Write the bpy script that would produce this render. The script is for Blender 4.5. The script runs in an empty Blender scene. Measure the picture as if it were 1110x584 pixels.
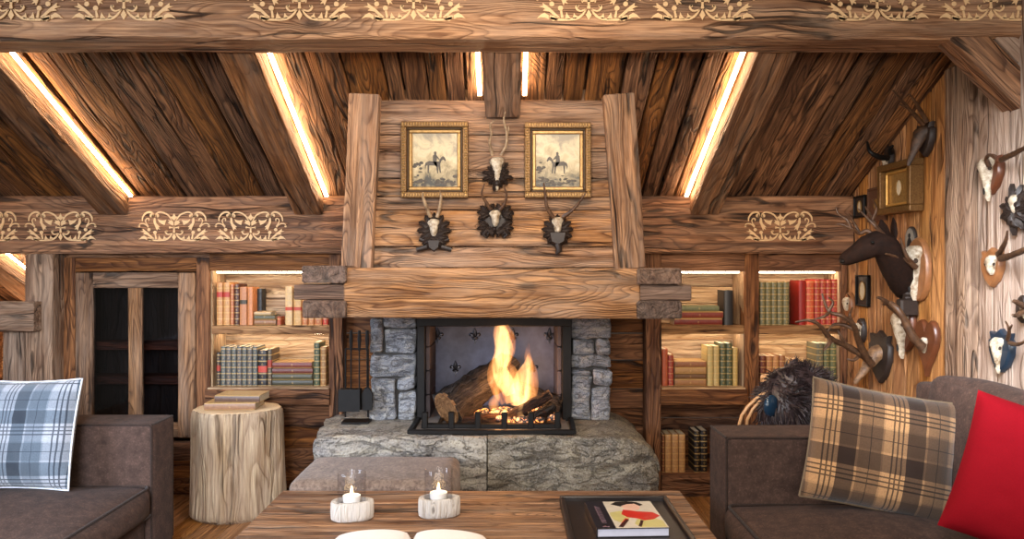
import bpy, bmesh, math, random
from mathutils import Vector, Matrix, noise, Euler
random.seed(11)
S = bpy.context.scene
COL = S.collection
PI = math.pi
EYE = 1.47; F = 760.0; CX = 550.0; CY = 290.0
def P(px, py, Y):
    return Vector(((px-CX)/F*Y, Y, EYE+(CY-py)/F*Y))
def U(a, b): return random.uniform(a, b)
WR = 2.19                                   # the right wall stands at this x
def W(px, py, off=0.0):
    Y = (WR-off)*F/(px-CX)
    return Vector((WR-off, Y, EYE+(CY-py)/F*Y))

# ------------------------------------------------------------------ objects
def props(o, label=None, cat=None, group=None, kind=None):
    if label: o['label'] = label
    if cat: o['category'] = cat
    if group: o['group'] = group
    if kind: o['kind'] = kind
    return o
def thing(name, label, cat, loc=(0,0,0), rot=(0,0,0), group=None, kind=None):
    o = bpy.data.objects.new(name, None); COL.objects.link(o)
    o.location = loc; o.rotation_euler = rot
    o.empty_display_size = .05
    o['_m'] = 0
    del o['_m']
    return props(o, label, cat, group, kind)
def mat_of(o):
    m = Matrix.LocRotScale(o.location, o.rotation_euler, o.scale)
    return (mat_of(o.parent) @ m) if o.parent else m

class MB:
    def __init__(s):
        s.v = []; s.f = []; s.g = []; s.r = []; s.m = []; s.mi = 0
    def add(s, vs, fs, gc=None, rnd=None, off=None):
        b = len(s.v)
        if rnd is None: rnd = random.random()
        if off is None: off = Vector((U(-50,50), U(-50,50), U(-50,50)))
        for i, v in enumerate(vs):
            v = Vector(v); s.v.append(v)
            s.g.append((Vector(gc[i]) if gc else v)+off); s.r.append(rnd)
        for f in fs:
            s.f.append(tuple(b+i for i in f)); s.m.append(s.mi)
    # a sawn board or beam between two points: chamfered octagonal section, grain along it
    def plank(s, p0, p1, w, t, up=(0,0,1), ch=.004, seg=None, jit=0.0, rnd=None, w1=None, sag=0.0):
        p0 = Vector(p0); p1 = Vector(p1); d = p1-p0; L = d.length
        if L < 1e-6: return
        d.normalize(); up = Vector(up); side = d.cross(up).normalized(); up = side.cross(d).normalized()
        if seg is None: seg = max(1, int(L/.09)) if jit > 0 else 1
        w1 = w if w1 is None else w1
        off = Vector((U(-50,50), U(-50,50), U(-50,50)))
        vs = []; gc = []; fs = []
        ch = min(ch, .45*min(w, t))
        rings = []
        if jit > 0 or ch > .003:
            rings.append((0.0, ch*.7)); rings.append((min(ch*.7, L*.1), 0))
            for i in range(1, seg): rings.append((L*i/seg, 0))
            rings.append((L-min(ch*.7, L*.1), 0)); rings.append((L, ch*.7))
        else: rings = [(0,0),(L,0)]
        for (a, sh) in rings:
            ww = (w+(w1-w)*a/L)/2-sh; tt = t/2-sh; c = ch
            pts = [(-ww+c,-tt),(ww-c,-tt),(ww,-tt+c),(ww,tt-c),(ww-c,tt),(-ww+c,tt),(-ww,tt-c),(-ww,-tt+c)]
            for k, (x, z) in enumerate(pts):
                if jit:
                    q = Vector((a*2.3, k//2*3.1, 0))+off
                    q2 = Vector((a*9, k*3.1, 0))+off
                    x += jit*(noise.noise(q)+.5*noise.noise(q2)); q.y += 9; q2.y += 30
                    z += jit*(noise.noise(q)+.5*noise.noise(q2))
                vs.append(p0+d*a+side*x+up*(z-sag*math.sin(PI*a/L))); gc.append((a, x, z))
        n = len(rings)
        for i in range(n-1):
            for k in range(8):
                fs.append((i*8+k, (i+1)*8+k, (i+1)*8+(k+1)%8, i*8+(k+1)%8))
        fs.append(tuple(range(8))); fs.append(tuple(range((n-1)*8+7, (n-1)*8-1, -1)))
        s.add(vs, fs, gc, rnd, off)
    def box(s, lo, hi, axis=0, ch=.002, jit=0.0, rnd=None, seg=None):
        lo = Vector(lo); hi = Vector(hi); c = (lo+hi)/2; e = hi-lo
        d = Vector((0,0,0)); d[axis] = e[axis]/2
        if axis == 0: s.plank(c-d, c+d, e.y, e.z, (0,0,1), ch, seg, jit, rnd)
        elif axis == 1: s.plank(c-d, c+d, e.x, e.z, (0,0,1), ch, seg, jit, rnd)
        else: s.plank(c-d, c+d, e.x, e.y, (0,1,0), ch, seg, jit, rnd)
    def tube(s, pts, rad, n=8, caps=True, rnd=None, flat=1.0, nz=0.0):
        pts = [Vector(p) for p in pts]
        if not hasattr(rad, '__len__'): rad = [rad]*len(pts)
        vs = []; fs = []; gc = []; L = 0
        pu = None
        off = Vector((U(-50,50), U(-50,50), U(-50,50)))
        for i, p in enumerate(pts):
            a = pts[max(0,i-1)]; b = pts[min(len(pts)-1,i+1)]
            t = (b-a).normalized()
            if pu is None:
                ref = Vector((0,0,1)) if abs(t.z) < .9 else Vector((1,0,0))
                u = t.cross(ref).normalized()
            else: u = (pu-t*pu.dot(t)).normalized()
            pu = u; w = t.cross(u)
            if i: L += (p-pts[i-1]).length
            for k in range(n):
                an = 2*PI*k/n
                r = rad[i]*(1+(nz*noise.noise(Vector((L*30, k*2.1, 0))+off) if nz else 0))
                q = u*math.cos(an)*r+w*math.sin(an)*r*flat
                vs.append(p+q); gc.append((L, math.cos(an)*rad[i], math.sin(an)*rad[i]))
        m = len(pts)
        for i in range(m-1):
            for k in range(n): fs.append((i*n+k, i*n+(k+1)%n, (i+1)*n+(k+1)%n, (i+1)*n+k))
        if caps: fs.append(tuple(range(n-1,-1,-1))); fs.append(tuple(range((m-1)*n, m*n)))
        s.add(vs, fs, gc, rnd, off)
    def lathe(s, c, prof, n=32, sx=1, sy=1, rnd=None, shape=None):
        c = Vector(c); vs = []; fs = []; gc = []
        for (r, z) in prof:
            for k in range(n):
                a = 2*PI*k/n; q = shape(a, z) if shape else 1
                x = math.cos(a)*r*sx*q; y = math.sin(a)*r*sy*q
                vs.append(c+Vector((x, y, z))); gc.append((z, x, y))
        m = len(prof)
        for i in range(m-1):
            for k in range(n): fs.append((i*n+k, i*n+(k+1)%n, (i+1)*n+(k+1)%n, (i+1)*n+k))
        fs.append(tuple(range(n-1,-1,-1))); fs.append(tuple(range((m-1)*n, m*n)))
        s.add(vs, fs, gc, rnd)
    def ell(s, c, r, n=14, m=9, M=None, rnd=None, nz=0, fr=8):
        c = Vector(c); vs = []; fs = []
        if not hasattr(r, '__len__'): r = (r,r,r)
        for i in range(m+1):
            th = PI*i/m
            for k in range(n):
                ph = 2*PI*k/n
                q = Vector((math.sin(th)*math.cos(ph)*r[0], math.sin(th)*math.sin(ph)*r[1], math.cos(th)*r[2]))
                if nz: q *= 1+nz*noise.noise(q*fr+c*3)
                if M: q = M @ q
                vs.append(c+q)
        for i in range(m):
            for k in range(n): fs.append((i*n+k, (i+1)*n+k, (i+1)*n+(k+1)%n, i*n+(k+1)%n))
        s.add(vs, fs, None, rnd)
    # outline (x, z) pushed through y from y0 (back) to y1 (front), front edge eased by ch
    def prism(s, out, y0, y1, M=None, ch=0.0, rnd=None, n=None):
        n = len(out); cx = sum(p[0] for p in out)/n; cz = sum(p[1] for p in out)/n
        sg = 1 if y1 > y0 else -1
        rows = [(y0, 0), (y1-sg*ch, 0), (y1, ch)] if ch else [(y0,0),(y1,0)]
        vs = []; gc = []
        for (y, sh) in rows:
            for (x, z) in out:
                dx = cx-x; dz = cz-z; L = math.hypot(dx, dz) or 1
                v = Vector((x+dx/L*sh, y, z+dz/L*sh)); gc.append((v.z, v.x, v.y))
                vs.append(M @ v if M else v)
        fs = []
        m = len(rows)
        for i in range(m-1):
            for k in range(n): fs.append((i*n+k, i*n+(k+1)%n, (i+1)*n+(k+1)%n, (i+1)*n+k))
        fs.append(tuple(range(n-1,-1,-1))); fs.append(tuple(range((m-1)*n, m*n)))
        s.add(vs, fs, gc, rnd)
    def rbox(s, lo, hi, r=.03, seg=3, M=None, puff=0.0, nz=0.0, sub=6, rnd=None):
        lo = Vector(lo); hi = Vector(hi); c = (lo+hi)/2; e = (hi-lo)/2
        n = sub; vs = {}; V = []; Fc = []
        def vid(q):
            k = (round(q[0],4), round(q[1],4), round(q[2],4))
            if k not in vs: vs[k] = len(V); V.append(Vector(q))
            return vs[k]
        # finer near the edges so that rounding is smooth
        ts = [-1, -.97, -.9, -.8]+[-.6+1.2*i/n for i in range(n+1)]+[.8, .9, .97, 1]
        for ax in range(3):
            for sgn in (-1, 1):
                for i in range(len(ts)-1):
                    for j in range(len(ts)-1):
                        q = []
                        for (a, b) in ((i,j),(i+1,j),(i+1,j+1),(i,j+1)):
                            p = [0,0,0]; p[ax] = sgn; p[(ax+1)%3] = ts[a]; p[(ax+2)%3] = ts[b]
                            q.append(vid(p))
                        Fc.append(tuple(q) if sgn > 0 else tuple(reversed(q)))
        out = []
        for q in V:
            p = Vector((q.x*e.x, q.y*e.y, q.z*e.z))
            inner = Vector([max(-max(e[i]-r, 0), min(max(e[i]-r, 0), p[i])) for i in range(3)])
            d = p-inner
            if d.length > 1e-9:
                # distance of the cube point scaled to the rounding radius
                d = d.normalized()*min(r, d.length if max(abs(d.x),abs(d.y),abs(d.z)) < r*.999 else r)
            p = inner+d
            if puff:
                p.x *= 1+puff*(1-q.y**2)*(1-q.z**2)*.02/e.x if e.x > 0 else 1
                p.y *= 1+puff*(1-q.x**2)*(1-q.z**2)*.02/e.y
                p.z *= 1+puff*(1-q.x**2)*(1-q.y**2)*.03/e.z
            if nz: p += Vector((noise.noise(p*4+c), noise.noise(p*4+c+Vector((9,0,0))), noise.noise(p*4+c+Vector((0,9,0)))))*nz
            if M: p = M @ p
            out.append(c+p)
        s.add(out, Fc, None, rnd)
    def build(s, name, mat, parent=None, world=True, smooth=None, origin=True):
        me = bpy.data.meshes.new(name)
        V = s.v
        loc = None
        if parent is not None:
            if world:
                inv = mat_of(parent).inverted(); V = [inv @ v for v in V]
        elif origin and V:
            xs = [v.x for v in V]; ys = [v.y for v in V]; zs = [v.z for v in V]
            loc = Vector(((min(xs)+max(xs))/2, (min(ys)+max(ys))/2, min(zs)))
            V = [v-loc for v in V]
        me.from_pydata([tuple(v) for v in V], [], s.f)
        a = me.attributes.new('gc', 'FLOAT_VECTOR', 'POINT')
        a.data.foreach_set('vector', [c for g in s.g for c in g])
        a = me.attributes.new('rnd', 'FLOAT', 'POINT')
        a.data.foreach_set('value', s.r)
        mats = mat if isinstance(mat, (list, tuple)) else [mat]
        for m in mats: me.materials.append(m)
        if len(mats) > 1: me.polygons.foreach_set('material_index', s.m)
        me.polygons.foreach_set('use_smooth', [True]*len(me.polygons))
        if smooth != 'all': me.set_sharp_from_angle(angle=math.radians(32 if smooth is None else smooth))
        me.validate(); me.update()
        o = bpy.data.objects.new(name, me); COL.objects.link(o)
        if parent is not None: o.parent = parent
        elif loc is not None: o.location = loc
        return o
def struct(name, mb, mat, label=None):
    o = mb.build(name, mat); o['kind'] = 'structure'
    if label: o['label'] = label
    return o

# ------------------------------------------------------------------ materials
def srgb(r, g, b):
    f = lambda c: (c/255/12.92) if c/255 <= .04045 else ((c/255+.055)/1.055)**2.4
    return (f(r), f(g), f(b), 1)
class NT:
    def __init__(s, name):
        s.m = bpy.data.materials.new(name); s.m.use_nodes = True
        s.t = s.m.node_tree; s.t.nodes.clear()
        s.out = s.n('ShaderNodeOutputMaterial')
    def n(s, t, **k):
        o = s.t.nodes.new(t)
        for a, b in k.items(): setattr(o, a, b)
        return o
    def l(s, a, b): s.t.links.new(a, b)
    def put(s, sock, v):
        if isinstance(v, bpy.types.NodeSocket): s.l(v, sock)
        elif v is not None: sock.default_value = v
    def math(s, op, a, b=None, c=None, clamp=False):
        o = s.n('ShaderNodeMath', operation=op, use_clamp=clamp)
        s.put(o.inputs[0], a)
        if b is not None: s.put(o.inputs[1], b)
        if c is not None: s.put(o.inputs[2], c)
        return o.outputs[0]
    def vmath(s, op, a, b=None, sc=None):
        o = s.n('ShaderNodeVectorMath', operation=op)
        s.put(o.inputs[0], a)
        if b is not None: s.put(o.inputs[1], b)
        if sc is not None: s.put(o.inputs['Scale'], sc)
        return o.outputs[0]
    def noise(s, vec, scale, detail=3, rough=.55, dist=0, col=False):
        o = s.n('ShaderNodeTexNoise'); s.put(o.inputs['Vector'], vec)
        o.inputs['Scale'].default_value = scale; o.inputs['Detail'].default_value = detail
        o.inputs['Roughness'].default_value = rough; o.inputs['Distortion'].default_value = dist
        return o.outputs['Color' if col else 'Fac']
    def ramp(s, fac, stops, interp='LINEAR'):
        o = s.n('ShaderNodeValToRGB'); o.color_ramp.interpolation = interp
        cr = o.color_ramp
        while len(cr.elements) > 1: cr.elements.remove(cr.elements[-1])
        for i, (p, c) in enumerate(stops):
            e = cr.elements[0] if i == 0 else cr.elements.new(p)
            e.position = p
            e.color = c if hasattr(c, '__len__') else (c,c,c,1)
        s.put(o.inputs[0], fac); return o.outputs[0]
    def mix(s, f, a, b, bt='MIX'):
        o = s.n('ShaderNodeMix', data_type='RGBA', blend_type=bt)
        s.put(o.inputs[0], f); s.put(o.inputs[6], a); s.put(o.inputs[7], b)
        return o.outputs[2]
    def attr(s, name, vec=True):
        o = s.n('ShaderNodeAttribute', attribute_name=name)
        return o.outputs['Vector'] if vec else o.outputs['Fac']
    def bsdf(s, color, rough=.6, bump=None, bs=.5, bd=.01, metal=0, spec=.5, **k):
        b = s.n('ShaderNodeBsdfPrincipled')
        s.put(b.inputs['Base Color'], color); s.put(b.inputs['Roughness'], rough)
        s.put(b.inputs['Metallic'], metal); b.inputs['Specular IOR Level'].default_value = spec
        if bump is not None:
            bn = s.n('ShaderNodeBump'); bn.inputs['Strength'].default_value = bs
            bn.inputs['Distance'].default_value = bd
            s.l(bump, bn.inputs['Height']); s.l(bn.outputs[0], b.inputs['Normal'])
        for kk, v in k.items(): s.put(b.inputs[kk.replace('_', ' ')], v)
        s.l(b.outputs[0], s.out.inputs['Surface'])
        return b
_M = {}
def wood(name, base, dark, light=None, ring=9.0, contrast=.75, fib=1.0, rough=.72, vary=.35, crack=1.0, bs=.6, scale=1.0, grey=0.0):
    if name in _M: return _M[name]
    t = NT(name); g = t.attr('gc'); r = t.attr('rnd', False)
    light = light or base
    def sc(x, y, z):
        return t.vmath('MULTIPLY', g, (x*scale, y*scale, z*scale))
    wob = t.noise(sc(1.4, 5, 5), 1.0, 2, .5, 0, True)
    wv = t.vmath('SUBTRACT', wob, (.5,.5,.5))
    v1 = t.vmath('ADD', sc(.62, 7.5, 7.5), t.vmath('SCALE', wv, sc=1.0))
    f = t.noise(v1, 1.0, 1.3, .4, .15)
    vo = t.n('ShaderNodeTexVoronoi'); vo.inputs['Scale'].default_value = 1.0
    t.l(t.vmath('MULTIPLY', g, (2.0*scale, 5.5*scale, 5.5*scale)), vo.inputs['Vector'])
    kn = t.math('POWER', t.math('SUBTRACT', 1.0, t.math('MULTIPLY', vo.outputs['Distance'], 1.3), clamp=True), 4.0)
    f2 = t.math('ADD', t.math('MULTIPLY', f, ring*3.1), t.math('MULTIPLY', kn, 3.0))
    fr = t.math('FRACT', f2)
    line = t.ramp(fr, [(0,.4),(.12,.0),(.45,.08),(.74,.5),(.88,1.0),(.95,1.0),(1,.4)])
    pat = t.ramp(t.noise(sc(.9, 3.0, 3.0), 2.1, 3), [(.32,.3),(.56,1)])
    line = t.math('MULTIPLY', line, pat)
    fibv = t.noise(sc(3.5, 120, 120), 1.0, 3, .7)
    fib2 = t.noise(sc(1.5, 38, 38), 1.0, 4, .65)
    cn = t.noise(t.vmath('ADD', sc(.45, 8, 8), t.vmath('SCALE', wv, sc=1.1)), 1.0, 2, .5)
    cb = t.math('ABSOLUTE', t.math('SUBTRACT', cn, .5))
    cm = t.ramp(t.noise(sc(.7, 2.5, 2.5), 3.3, 2), [(.47,0),(.56,1)])
    crk = t.math('MULTIPLY', t.ramp(cb, [(.0,1),(.010,.9),(.022,0)]), cm)
    crk = t.math('MULTIPLY', crk, crack)
    broad = t.noise(sc(.9, 3.2, 3.2), 2.4, 4, .65)
    c = t.mix(t.ramp(broad, [(.32,0),(.66,1)]), base, light)
    c = t.mix(t.math('MULTIPLY', t.ramp(t.noise(sc(.6, 5, 5), 3.1, 4, .7), [(.46,0),(.72,1)]), .6), c, dark)
    c = t.mix(t.math('MULTIPLY', line, contrast), c, dark)
    c = t.mix(t.math('MULTIPLY', t.ramp(fib2, [(.42,0),(.56,.6),(.68,1)]), .8*fib), c, dark)
    c = t.mix(t.math('MULTIPLY', t.ramp(fib2, [(.30,1),(.42,0)]), .35*fib), c, tuple(min(1,x*1.35) for x in light[:3])+(1,))
    c = t.mix(t.math('MULTIPLY', t.ramp(fibv, [(.36,1),(.56,0)]), .5*fib), c, tuple(x*.55 for x in dark[:3])+(1,))
    kc = t.ramp(kn, [(.42,0),(.7,1)])
    c = t.mix(t.math('MULTIPLY', kc, .85), c, tuple(x*.35 for x in dark[:3])+(1,))
    c = t.mix(t.math('MULTIPLY', crk, .92), c, tuple(x*.16 for x in dark[:3])+(1,))
    if grey: c = t.mix(t.math('MULTIPLY', t.ramp(t.noise(sc(.8,6,6), 2.7, 4, .65), [(.4,0),(.68,1)]), grey), c, srgb(176,154,134))
    val = t.math('ADD', 1-vary*.5, t.math('MULTIPLY', r, vary))
    hs = t.n('ShaderNodeHueSaturation'); t.l(c, hs.inputs['Color']); t.l(val, hs.inputs['Value'])
    t.put(hs.inputs['Saturation'], t.math('ADD', .92, t.math('MULTIPLY', t.math('FRACT', t.math('MULTIPLY', r, 7.3)), .2)))
    h = t.math('SUBTRACT', t.math('MULTIPLY', t.math('SUBTRACT', 1.0, line), .5), t.math('MULTIPLY', crk, 1.6))
    h = t.math('ADD', h, t.math('MULTIPLY', fib2, -1.1)); h = t.math('ADD', h, t.math('MULTIPLY', fibv, .5))
    t.bsdf(hs.outputs[0], rough, h, min(1.0, bs*1.5), .010, spec=.3)
    _M[name] = t.m; return t.m
def plain(name, col, rough=.5, metal=0, nz=.25, ns=30, bs=.2, spec=.5, col2=None, bd=.003, **k):
    if name in _M: return _M[name]
    t = NT(name); g = t.attr('gc')
    nn = t.noise(g, ns, 4, .6)
    c = t.mix(t.ramp(nn, [(.3,0),(.7,1)]), col, col2 or tuple(x*(1-nz) for x in col[:3])+(1,))
    t.bsdf(c, rough, nn, bs, bd, metal, spec, **k)
    _M[name] = t.m; return t.m
def emit(name, col, st):
    if name in _M: return _M[name]
    t = NT(name); e = t.n('ShaderNodeEmission'); e.inputs[0].default_value = col; e.inputs[1].default_value = st
    t.l(e.outputs[0], t.out.inputs['Surface']); _M[name] = t.m; return t.m
def stone(name, a, b, c, rough=.8, sc=1.0, bs=1.0, fleck=.5):
    if name in _M: return _M[name]
    t = NT(name); g = t.attr('gc'); r = t.attr('rnd', False)
    n1 = t.noise(g, 2.6*sc, 5, .6, .6); n2 = t.noise(t.vmath('MULTIPLY', g, (1,1,3.5)), 5*sc, 5, .65, .5); n3 = t.noise(g, 70*sc, 3, .7)
    col = t.mix(t.ramp(n1, [(.36,0),(.62,1)]), a, b)
    col = t.mix(t.ramp(n2, [(.5,0),(.68,1)]), col, c)
    col = t.mix(t.math('MULTIPLY', t.ramp(n3, [(.5,0),(.66,1)]), fleck), col, (.6,.56,.5,1))
    col = t.mix(t.math('MULTIPLY', t.ramp(n3, [(.33,1),(.45,0)]), .7), col, (.02,.018,.015,1))
    crk = t.ramp(t.noise(t.vmath('MULTIPLY', g, (1,1,2.2)), 4*sc, 6, .55, 1.2), [(.47,0),(.495,1),(.505,1),(.53,0)])
    col = t.mix(t.math('MULTIPLY', crk, .45), col, (.03,.025,.02,1))
    hs = t.n('ShaderNodeHueSaturation'); t.l(col, hs.inputs['Color']); t.put(hs.inputs['Value'], t.math('ADD', .8, t.math('MULTIPLY', r, .4)))
    h = t.math('ADD', t.math('MULTIPLY', n2, 1.2), t.math('MULTIPLY', n3, .35)); h = t.math('SUBTRACT', h, t.math('MULTIPLY', crk, .3))
    t.bsdf(hs.outputs[0], rough, h, bs, .02, spec=.4)
    _M[name] = t.m; return t.m
def fabric(name, col, col2, ns=14, rough=.9, sheen=.3, weave=350):
    if name in _M: return _M[name]
    t = NT(name); g = t.attr('gc')
    n = t.noise(g, ns, 5, .7); n2 = t.noise(g, weave, 2, .6); n3 = t.noise(g, ns*5, 4, .7)
    c = t.mix(t.ramp(n, [(.3,0),(.7,1)]), col, col2)
    c = t.mix(t.math('MULTIPLY', t.ramp(n3, [(.42,0),(.62,1)]), .6), c, tuple(x*.45 for x in col[:3])+(1,))
    c = t.mix(t.math('MULTIPLY', t.ramp(n3, [(.3,1),(.42,0)]), .5), c, tuple(min(1,x*1.7) for x in col[:3])+(1,))
    h = t.math('ADD', n2, t.math('MULTIPLY', n3, .8))
    b = t.bsdf(c, rough, h, .5, .004, spec=.2)
    b.inputs['Sheen Weight'].default_value = sheen; b.inputs['Sheen Roughness'].default_value = .5
    _M[name] = t.m; return t.m
def tartan(name, dark, mid, light, line, px=.19, py=.19, ox=0, oy=0):
    t = NT(name); g = t.attr('gc'); sx = t.n('ShaderNodeSeparateXYZ'); t.l(g, sx.inputs[0])
    def band(c, p, o):
        return t.math('FRACT', t.math('ADD', t.math('DIVIDE', c, p), o))
    fx = band(sx.outputs[0], px, ox); fy = band(sx.outputs[1], py, oy)
    st = [(0,1.0),(.34,0.0),(.60,.75),(.635,.42),(.97,.8)]
    tx = t.ramp(fx, st, 'CONSTANT'); ty = t.ramp(fy, st, 'CONSTANT')
    avg = t.math('ADD', t.math('MULTIPLY', tx, .58), t.math('MULTIPLY', ty, .42))
    c = t.ramp(avg, [(0,dark),(.3,tuple(x*.7 for x in mid[:3])+(1,)),(.55,mid),(1,light)])
    ln = [(0,0),(.12,1),(.142,0),(.19,1),(.212,0),(.26,1),(.282,0),(.80,1),(.81,0)]
    lx = t.ramp(fx, ln, 'CONSTANT'); ly = t.ramp(fy, ln, 'CONSTANT')
    lm = t.math('MAXIMUM', lx, ly)
    nn = t.noise(g, 260, 3, .7); tw = t.n('ShaderNodeTexWave'); tw.inputs['Scale'].default_value = 150; t.l(g, tw.inputs['Vector'])
    tw.bands_direction = 'DIAGONAL'
    c = t.mix(t.math('MULTIPLY', lm, .8), c, line)
    c = t.mix(t.math('MULTIPLY', t.ramp(nn, [(.4,0),(.65,1)]), .35), c, dark)
    b = t.bsdf(c, .9, t.math('ADD', nn, tw.outputs['Fac']), .35, .002, spec=.15)
    b.inputs['Sheen Weight'].default_value = .25
    return t.m

# woods
w_hood = wood('hood_wood', srgb(172,124,86), srgb(82,50,30), srgb(196,150,110), ring=8, contrast=.9, grey=.4)
w_beam = wood('beam_wood', srgb(152,100,62), srgb(70,38,20), srgb(182,130,88), ring=7, contrast=.8, grey=.15, vary=.15)
w_fbeam = wood('front_beam_wood', srgb(184,136,98), srgb(96,58,36), srgb(206,162,124), ring=7, contrast=.7, grey=.3, vary=.1)
w_ceil = wood('ceiling_wood', srgb(138,92,58), srgb(48,28,17), srgb(164,116,76), ring=7, contrast=.8, vary=.5)
w_raft = wood('rafter_wood', srgb(138,96,66), srgb(66,40,26), srgb(158,116,84), ring=5, contrast=.55, grey=.25)
w_case = wood('bookcase_wood', srgb(142,92,56), srgb(64,34,18), srgb(164,112,72), ring=7, contrast=.75)
w_pale = wood('niche_wood', srgb(198,166,128), srgb(132,94,62), srgb(216,188,152), ring=5, contrast=.55, crack=.4)
w_wall = wood('wall_wood', srgb(182,124,72), srgb(98,56,28), srgb(204,150,98), ring=4, contrast=.6, vary=.3, fib=.8, crack=.7)
w_wallg = wood('wall_wood_daylit', srgb(176,152,134), srgb(120,94,78), srgb(192,172,156), ring=3, contrast=.5, vary=.15, fib=.55, crack=.5)  # paler copy of the wall wood, with the daylight put into its colour
w_shelf = wood('shelf_wood_unlit', srgb(164,122,84), srgb(90,56,34), srgb(184,144,104), ring=5, contrast=.6)  # darker than the lining; the dim light on shelf edges is painted in
w_post = wood('post_wood', srgb(148,116,92), srgb(78,52,36), srgb(172,142,116), ring=6, contrast=.75, grey=.4)
w_dark = wood('dark_end_wood', srgb(112,86,70), srgb(56,40,32), srgb(130,104,88), ring=6, contrast=.5, grey=.15, crack=.15)
w_table = wood('table_wood', srgb(162,116,84), srgb(74,46,32), srgb(194,152,118), ring=9, contrast=.95, grey=.3, fib=1.2, rough=.55, vary=.25)
w_floor = wood('floor_wood', srgb(176,126,80), srgb(96,58,32), srgb(196,146,100), ring=6, contrast=.55, rough=.4, crack=.3)
w_plaque = plain('plaque_wood', srgb(104,58,34), .35, nz=.4, ns=20, bs=.3)
w_plaque2 = plain('pale_plaque_wood', srgb(150,98,58), .4, nz=.4, ns=20, bs=.3)
w_carved = plain('carved_dark_wood', srgb(46,33,26), .55, nz=.5, ns=60, bs=.4)
w_blue = plain('blue_black_shield', srgb(34,48,62), .3, nz=.3)
m_inlay = plain('scroll_paint', srgb(228,188,138), .7, nz=.12, ns=60, bs=.2)
m_bone = plain('bone', srgb(216,204,182), .5, nz=.3, ns=45, bs=.7, bd=.006, col2=srgb(120,94,64))
m_antler = plain('antler', srgb(98,68,44), .5, nz=.5, ns=50, bs=.5, col2=srgb(50,32,22))
m_antler_t = plain('antler_pale', srgb(176,150,118), .5, nz=.5, ns=40, bs=.5, col2=srgb(92,66,44))
m_black = plain('black_metal', srgb(30,28,27), .5, .6, nz=.3)
m_iron = plain('cast_iron', srgb(106,110,134), .5, .0, nz=.3, ns=9, col2=srgb(78,80,100))
m_ironf = plain('fleur_iron', srgb(74,72,78), .3, .8, nz=.3)
m_dark = plain('dark_void', srgb(16,13,12), .8)
m_led = emit('led_warm', (1,.70,.42,1), 46)
m_ledn = emit('led_niche', (1,.82,.60,1), 26)
# ================================================================== ROOM
TA = .546; RH = .457                       # roof slope, height above the eye where it meets the low beam
YB = 4.42; YC = 4.52; YN = 4.78; YH = 3.65 # low beam face, bookcase face, niche back, hood face
def roofz(Y): return EYE+RH+TA*(YB-Y)
def underz(Y): return EYE+.322+TA*(YB-Y)
AN = math.atan(TA)

# floor
mb = MB(); x = -4.2
while x < 2.4:
    w = U(.13, .2); y = 1.2+U(-.6, 0)
    while y < 6.2:
        L = U(1.2, 2.4); mb.plank((x+w/2, y, -.0125), (x+w/2, min(y+L, 6.3), -.0125), w-.004, .025, ch=.002, jit=0)
        y += L+.003
    x += w
struct('floor', mb, w_floor)

# ceiling boards follow the slope
mb = MB(); x = -4.3; rs = random.Random(5)
while x < 2.3:
    w = rs.uniform(.085, .2); dz = rs.uniform(0, .028)
    yl = 6.1 if x < -2.75 else 4.74
    y0 = 1.6
    mb.plank((x+w/2, y0, roofz(y0)+.02+dz), (x+w/2, yl, roofz(yl)+.02+dz), w-rs.choice((.006,.010,.018)), .03, ch=.005, jit=.006, seg=26)
    x += w
mb.box((-4.3, 1.6, 0), (-4.25, 1.61, .01))
ceil = struct('ceiling', mb, w_ceil)
mb = MB(); y0 = 1.6; y1 = 6.1
mb.plank((-1, y0, roofz(y0)+.10), (-1, y1, roofz(y1)+.10), 6.8, .03, ch=.001)
struct('ceiling_backing', mb, w_ceil)

# rafters
def rafter(xc, w, yl, label, sides, y0=3.08):
    label_short = label.replace('sloping ', '')
    mb = MB(); d = .135
    def zc(Y): return (roofz(Y)+underz(Y))/2
    mb.plank((xc, y0, zc(y0)), (xc, yl, zc(yl)), w, d*math.cos(AN), ch=.008, jit=.006, seg=28)
    struct('ceiling_beam', mb, w_raft, label)
    for s in sides:
        m2 = MB(); xx = xc+s*(w/2+.026)
        y1 = min(yl, 4.43) if yl > 4 else yl
        m2.plank((xx, y0+.1, roofz(y0+.1)-.018), (xx, yl-.03, roofz(yl-.03)-.018), .020, .010, ch=.001)
        o = m2.build('light_strip', m_led)
        props(o, 'strip light on %s side of %s' % ('right' if s > 0 else 'left', label_short), 'strip light', 'strip lights along the rafters')
rafter(-3.71, .18, 6.0, 'sloping rafter at the far left end beyond the post', (1,), 3.2)
rafter(-2.478, .178, YB+.01, 'sloping rafter left of the glazed cabinet', (1,))
rafter(-1.25, .178, YB+.01, 'sloping rafter just left of the chimney hood', (1,))
rafter(-.027, .178, YH-.02, 'sloping rafter above the middle of the chimney hood', (-1, 1))
rafter(1.24, .18, YB+.01, 'sloping rafter right of the chimney hood', (-1,))

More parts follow.
